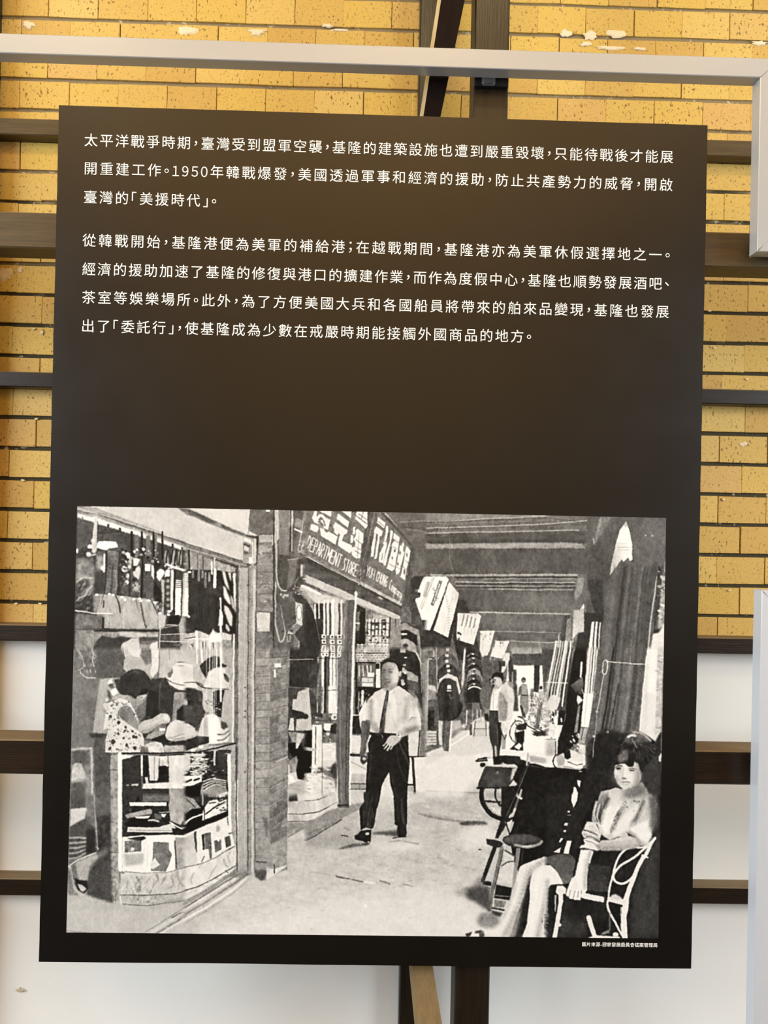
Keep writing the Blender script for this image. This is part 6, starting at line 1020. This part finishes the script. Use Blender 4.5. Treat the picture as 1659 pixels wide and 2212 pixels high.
# ------------------------------------------------------------------ square-tube metal frames
TY0, TY1, TW = -.036, -.001, .0352
def tube(pts_, mat):
    """mitred square tube pieces along a polyline in the XZ plane (points are outer-left corners' centre line)"""
    out = []
    P_ = [Vector((p[0], 0, p[1])) for p in pts_]; n = len(P_)
    for i in range(n-1):
        a, b = P_[i], P_[i+1]; d = (b-a).normalized(); nrm = Vector((-d.z, 0, d.x)); h = TW/2
        def ends(j, s):
            k = j-1 if s == 0 else j+1
            if k < 0 or k >= n: return 0, 0
            o = (P_[j]-P_[k]).normalized() if s == 0 else (P_[k]-P_[j]).normalized()
            cr = d.x*o.z-d.z*o.x if s == 1 else o.x*d.z-o.z*d.x
            return (-cr*h, cr*h) if s == 1 else (cr*h, -cr*h)
        e0 = ends(i, 0); e1 = ends(i+1, 1); g = .00025
        q = [a+nrm*h+d*(e0[0]+g if i else 0), b+nrm*h+d*(e1[0]-g if i < n-2 else 0), b-nrm*h+d*(e1[1]-g if i < n-2 else 0), a-nrm*h+d*(e0[1]+g if i else 0)]
        c = .0012
        def inset(q, c): m_ = sum(q, Vector())/4; return [v+(-nrm*c if k < 2 else nrm*c) for k, v in enumerate(q)]
        f0 = [v+Vector((0, TY0, 0)) for v in inset(q, c)]; f1 = [v+Vector((0, TY0+c, 0)) for v in q]; f2 = [v+Vector((0, TY1-.006, 0)) for v in q]
        qi = inset(q, .0045); f3 = [v+Vector((0, TY1-.006, 0)) for v in qi]; f4 = [v+Vector((0, TY1, 0)) for v in qi]
        rings = [f0, f1, f2, f3, f4]; V = sum(rings, []); F = [(0, 1, 2, 3), (19, 18, 17, 16)]
        for r in range(4):
            for k in range(4): F.append((r*4+k, r*4+(k+1) % 4, (r+1)*4+(k+1) % 4, (r+1)*4+k))
        m = fixn(mesh('tube', V, F, mat)); out.append(m)
    return out
h = TW/2
zt = at(830, (112+160)/2-20+.0, TY0)                    # provisional, replaced below
za = at(800, 97.5, TY0).z - h                           # top edge of the top tube (front face)
xr = at(1643, 160, TY0).x + h                            # inner edge of the drop
zb = at(1640, 543, TY0).z + h
fa = empty('metal_frame', (0, -.02, 0), 'silver square-tube frame above the board, bar across the top and drop at the right', 'metal frame')
for m in tube([(-1.15, za), (xr, za), (xr, zb), (xr+.45, zb)], M_METAL): link('tube', m, fa, (0, .02, 0))
xl = at(1645.5, 1300, TY0).x + h; zc = at(1646, 1275.5, TY0).z - h
fb = empty('metal_frame', (xl, -.02, 0), 'cool white square-tube frame at the lower right edge, its corner beside the board', 'metal frame')
for m in tube([(xl+.45, zc), (xl, zc), (xl, .02)], M_WHITE): link('tube', m, fb, (-xl, .02, 0))
# dark fixing strap between top tube and post
p0 = at(1025.5, 150, YF-.011); p1 = at(1098.5, 187, YF-.011)
br = link('fixing_strap', boxm('fixing_strap', p0.x, p1.x, YF-.011, YF-.0005, p1.z, at(1060, 140, YF).z, M_BLACK, .001), fa, (0, .02, 0))
q0 = at(1042, 150, YF-.022); q1 = at(1071, 182, YF-.022)
V, F = cbox(q0.x, q1.x, YF-.020, YF-.011, q1.z, q0.z+.01, .004)
link('clip', fixn(mesh('clip', V, F, M_GREY)), fa, (0, .02, 0))

# ------------------------------------------------------------------ the board
BWD, BHT = 1.2, 1.56757
HB = _hom([(126.5, 226.0), (1527.7, 272.0), (1493.7, 2093.5), (84.5, 2076.5)], [(-BWD/2, BHT/2), (BWD/2, BHT/2), (BWD/2, -BHT/2), (-BWD/2, -BHT/2)])
def bd(px, py):
    h_ = HB @ np.array([px, py, 1.0]); return h_[0]/h_[2], h_[1]/h_[2]
def m_board():
    s = NT('board_print'); p = s.pos((1, 1, 1))
    sm = s.noise(p, 7, 4, .65)
    c = s.mix(s.ramp(sm, [(.45, (0, 0, 0)), (.75, (1, 1, 1))]), (.0022, .0013, .0007), (.003, .0022, .0015))
    rg = s.ramp(s.noise(p, 6, 4, .6), [(.3, (.29, .29, .29)), (.75, (.34, .34, .34))])
    s.bump(s.noise(p, 900, 2), .08, .0004)
    return s.fin(c, rg, .6)
board = empty('information_board', (0, 0, ZB), 'tall black information board with white Chinese text over a black and white street photograph', 'information board')
Vb, Fb = [], []
nx, nz = 12, 40
edge = []
def jit(): return rnd.uniform(-.0005, .0005)
for k in range(nz): edge.append((-BWD/2+jit(), BHT/2-BHT*k/nz))
for k in range(nx): edge.append((-BWD/2+BWD*k/nx, -BHT/2+jit()))
for k in range(nz): edge.append((BWD/2+jit(), -BHT/2+BHT*k/nz))
for k in range(nx): edge.append((BWD/2-BWD*k/nx, BHT/2+jit()))
ne = len(edge)
M_BOARD = m_board(); M_EDGE = m_plain('pale_board_edge', (.42, .36, .27), .8, .2)
Vb = [(x, 0, z) for x, z in edge]+[(x, .0115, z) for x, z in edge]
Fb = [tuple(range(ne)), tuple(range(2*ne-1, ne-1, -1))]+[(i, i+ne, (i+1) % ne+ne, (i+1) % ne) for i in range(ne)]
mb = mesh('panel', Vb, Fb, M_BOARD); mb.materials.append(M_EDGE)
for i, p_ in enumerate(mb.polygons): p_.material_index = 0 if i == 0 else 1
fixn(mb); link('panel', mb, board)

# printed photograph
paint_picture(); paint_shading(); finish_picture()
img = bpy.data.images.new('street_print', PW, PH, alpha=False)
arr = np.ones((PH, PW, 4), np.float32)
g = .965*np.clip((CV[::-1]-29)/220.0, 0.02, 1)**.86
arr[..., 0] = g; arr[..., 1] = g; arr[..., 2] = g
img.pixels.foreach_set(arr.ravel()); img.update(); img.pack()
s = NT('photo_print')
ti = s.n('ShaderNodeTexImage'); ti.image = img; ti.extension = 'EXTEND'
s.l(s.tc.outputs['UV'], ti.inputs['Vector'])
ccol = s.mix(1.0, ti.outputs['Color'], (.97, .955, .93), 'MULTIPLY')
s.bump(s.noise(s.pos((1, 1, 1)), 900, 2), .06, .0004)
M_PRINT = s.fin(ccol, .32, .5)
q = [bd(*p_) for p_ in PRINT_Q]
mp_ = mesh('photograph', [(x, -.0003, z) for x, z in q], [(3, 2, 1, 0)], M_PRINT)
uv = mp_.uv_layers.new(name='UVMap')
for li, (u_, v_) in enumerate([(0, 0), (1, 0), (1, 1), (0, 1)]): uv.data[li].uv = (u_, v_)
link('photograph', mp_, board)['label'] = 'black and white photograph of a covered shopping street printed on the board'

# white lettering, glyph by glyph
M_TEXT = m_plain('white_lettering', (.93, .92, .87), .6, .3, 0, .02)
_gl = {}
def glyph(ch, bold):
    k = (ch, bold)
    if k not in _gl:
        cu = bpy.data.curves.new('glyph', 'FONT'); cu.body = ch; cu.size = 1.0; cu.offset = bold; cu.resolution_u = 3
        o = bpy.data.objects.new('glyph', cu); COL.objects.link(o)
        dg = bpy.context.evaluated_depsgraph_get(); dg.update()
        m = o.evaluated_get(dg).to_mesh()
        V = np.array([v.co[:2] for v in m.vertices]) if len(m.vertices) else np.zeros((0, 2))
        F = [tuple(p_.vertices) for p_ in m.polygons]
        o.evaluated_get(dg).to_mesh_clear(); bpy.data.objects.remove(o); bpy.data.curves.remove(cu)
        _gl[k] = (V, F)
    return _gl[k]
HALF = set('，。「」；、')
DIG = set('0123456789-')
REF = glyph('國', 0.0)[0]; GC = (REF.min(0)+REF.max(0))/2; GH = float(REF[:, 1].max()-REF[:, 1].min())
def text_line(name, txt, pa, pb, em, last=None, bold=0.0, halfk=.5):
    """glyph centres run evenly from pixel pa (first glyph) to pb (glyph index last)"""
    x0, zq0 = bd(*pa); x1, zq1 = bd(*pb); last = len(txt)-1 if last is None else last
    wd = [em*halfk if c in HALF else em*(.555 if c in DIG else 1.0) for c in txt]
    if bold: wd = [em if c not in DIG else em*.42 for c in txt]
    base = [0.0]
    for i in range(1, len(txt)): base.append(base[-1]+(wd[i-1]+wd[i])/2)
    tr = ((x1-x0)-base[last])/last
    V, F = [], []
    for i, c in enumerate(txt):
        draw = chr(ord(c)+0xFEE0) if c.isdigit() else c
        cx = x0+base[i]+tr*i; cz = zq0+(zq1-zq0)*(cx-x0)/(x1-x0)
        gv, gf = glyph(draw, bold)
        if not len(gv): continue
        lo, hi_ = gv.min(0), gv.max(0); mid = (lo+hi_)/2
        if c in HALF:
            oy = GC[1] if c in '，。、；' else GC[1]
            if c in '「」': ref = np.array([mid[0], GC[1]])
            else: ref = mid
        elif c in DIG: ref = np.array([mid[0], mid[1] if c != '-' else GC[1]])
        else: ref = np.array([GC[0] if hi_[0]-lo[0] > .5 else mid[0], GC[1]])
        sc = em*(.93/.95)
        b0 = len(V)
        sx_ = .86 if c.isdigit() else 1.0
        for gx, gy in (gv-ref)*sc: gx *= sx_; V.append((cx+gx, -.0004, cz+gy))
        F += [tuple(j+b0 for j in f) for f in gf]
    m = mesh(name, V, F, M_TEXT); import bmesh
    b = bmesh.new(); b.from_mesh(m)
    for f in b.faces:
        f.normal_update()
        if f.normal.y > 0: f.normal_flip()
    b.to_mesh(m); b.free()
    o = link(name, m, board); return o
EM = .0262
LINES = [("太平洋戰爭時期，臺灣受到盟軍空襲，基隆的建築設施也遭到嚴重毀壞，只能待戰後才能展", (196.1, 302.4), (1439.3, 340.4), None),
         ("開重建工作。1950年韓戰爆發，美國透過軍事和經濟的援助，防止共產勢力的威脅，開啟", (195.3, 363.4), (1438, 400.9), None),
         ("臺灣的「美援時代」。", (194.7, 425.4), (417.3, 432.9), 7),
         ("從韓戰開始，基隆港便為美軍的補給港；在越戰期間，基隆港亦為美軍休假選擇地之一。", (192.4, 518.6), (1415.1, 551.9), -2),
         ("經濟的援助加速了基隆的修復與港口的擴建作業，而作為度假中心，基隆也順勢發展酒吧、", (191.8, 580.7), (1415.1, 614), -2),
         ("茶室等娛樂場所。此外，為了方便美國大兵和各國船員將帶來的舶來品變現，基隆也發展", (191.3, 641.7), (1430.5, 675), None),
         ("出了「委託行」，使基隆成為少數在戒嚴時期能接觸外國商品的地方。", (189.7, 703.5), (1116.7, 727.5), -2)]
for txt, pa, pb, last in LINES:
    if last is not None and last < 0: last = len(txt)+last
    text_line('text_line', txt, pa, pb, EM, last)
text_line('caption', "圖片來源-國家發展委員會檔案管理局", (1262.3, 2040.5), (1416.3, 2042.5), .0086, None, bold=.007)['label'] = 'small white caption line under the photograph'

# ------------------------------------------------------------------ the rest of the room
M_FLOOR = m_plain('dark_floor', (.016, .014, .012), .6, .5, 0, .3, 6)
M_CEIL = m_wood('ceiling_boards', (.42, .28, .15), (.55, .40, .24), .6, 0)
M_SIDE = m_plain('room_wall', (.30, .27, .23), .8, .3, 0, .1, 3)
tag(link('floor', boxm('floor', -3.6, 3.6, -5.4, YW+.2, -.1, 0, M_FLOOR, .001)), kind='structure')
tag(link('ceiling', boxm('ceiling', -3.6, 3.6, -5.4, YW+.2, 3.6, 3.7, M_CEIL, .001)), kind='structure')
M_CREAM = m_plain('cream_wall', (.60, .50, .36), .8, .3, 0, .1, 3)
def side_wall(name, x0, x1, xi):
    """wall with one tall glazed opening"""
    w = tag(link(name, boxm(name, x0, x1, -5.4, -2.70, 0, 3.6, M_SIDE, .001)), kind='structure')
    link('wall_panel', boxm('wall_panel', x0, x1, -.40, YW+.2, 0, 3.6, M_SIDE, .001), w)
    link('wall_panel', boxm('wall_panel', x0, x1, -2.70, -.40, 3.10, 3.6, M_SIDE, .001), w)
    link('wall_panel', boxm('wall_panel', x0, x1, -2.70, -.40, 0, 1.20, M_SIDE, .001), w)
    V, F = [], []
    for (a_, b_, c_, d_) in ((-2.70, -2.65, 1.20, 3.10), (-.45, -.40, 1.20, 3.10), (-2.65, -.45, 1.20, 1.25), (-2.65, -.45, 3.05, 3.10), (-1.57, -1.53, 1.25, 3.05)):
        v_, f_ = cbox(xi-.02, xi+.02, a_, b_, c_, d_, .002); b0 = len(V); V += v_; F += [[i+b0 for i in f] for f in f_]
    return V, F
for k, (nm, x0_, x1_, xi_) in enumerate((('wall_left', -3.6, -3.45, -3.45), ('wall_right', 3.45, 3.6, 3.45))):
    V, F = side_wall(nm, x0_, x1_, xi_)
    tag(link('window_%d' % (k+1), fixn(mesh('window_frame', V, F, M_SIDE))), kind='structure')  # unseen; openings placed to suit the two side fills
tag(link('wall_front', boxm('wall_front', -3.45, 3.45, -5.4, -5.3, 0, 3.6, M_CREAM, .001)), kind='structure')
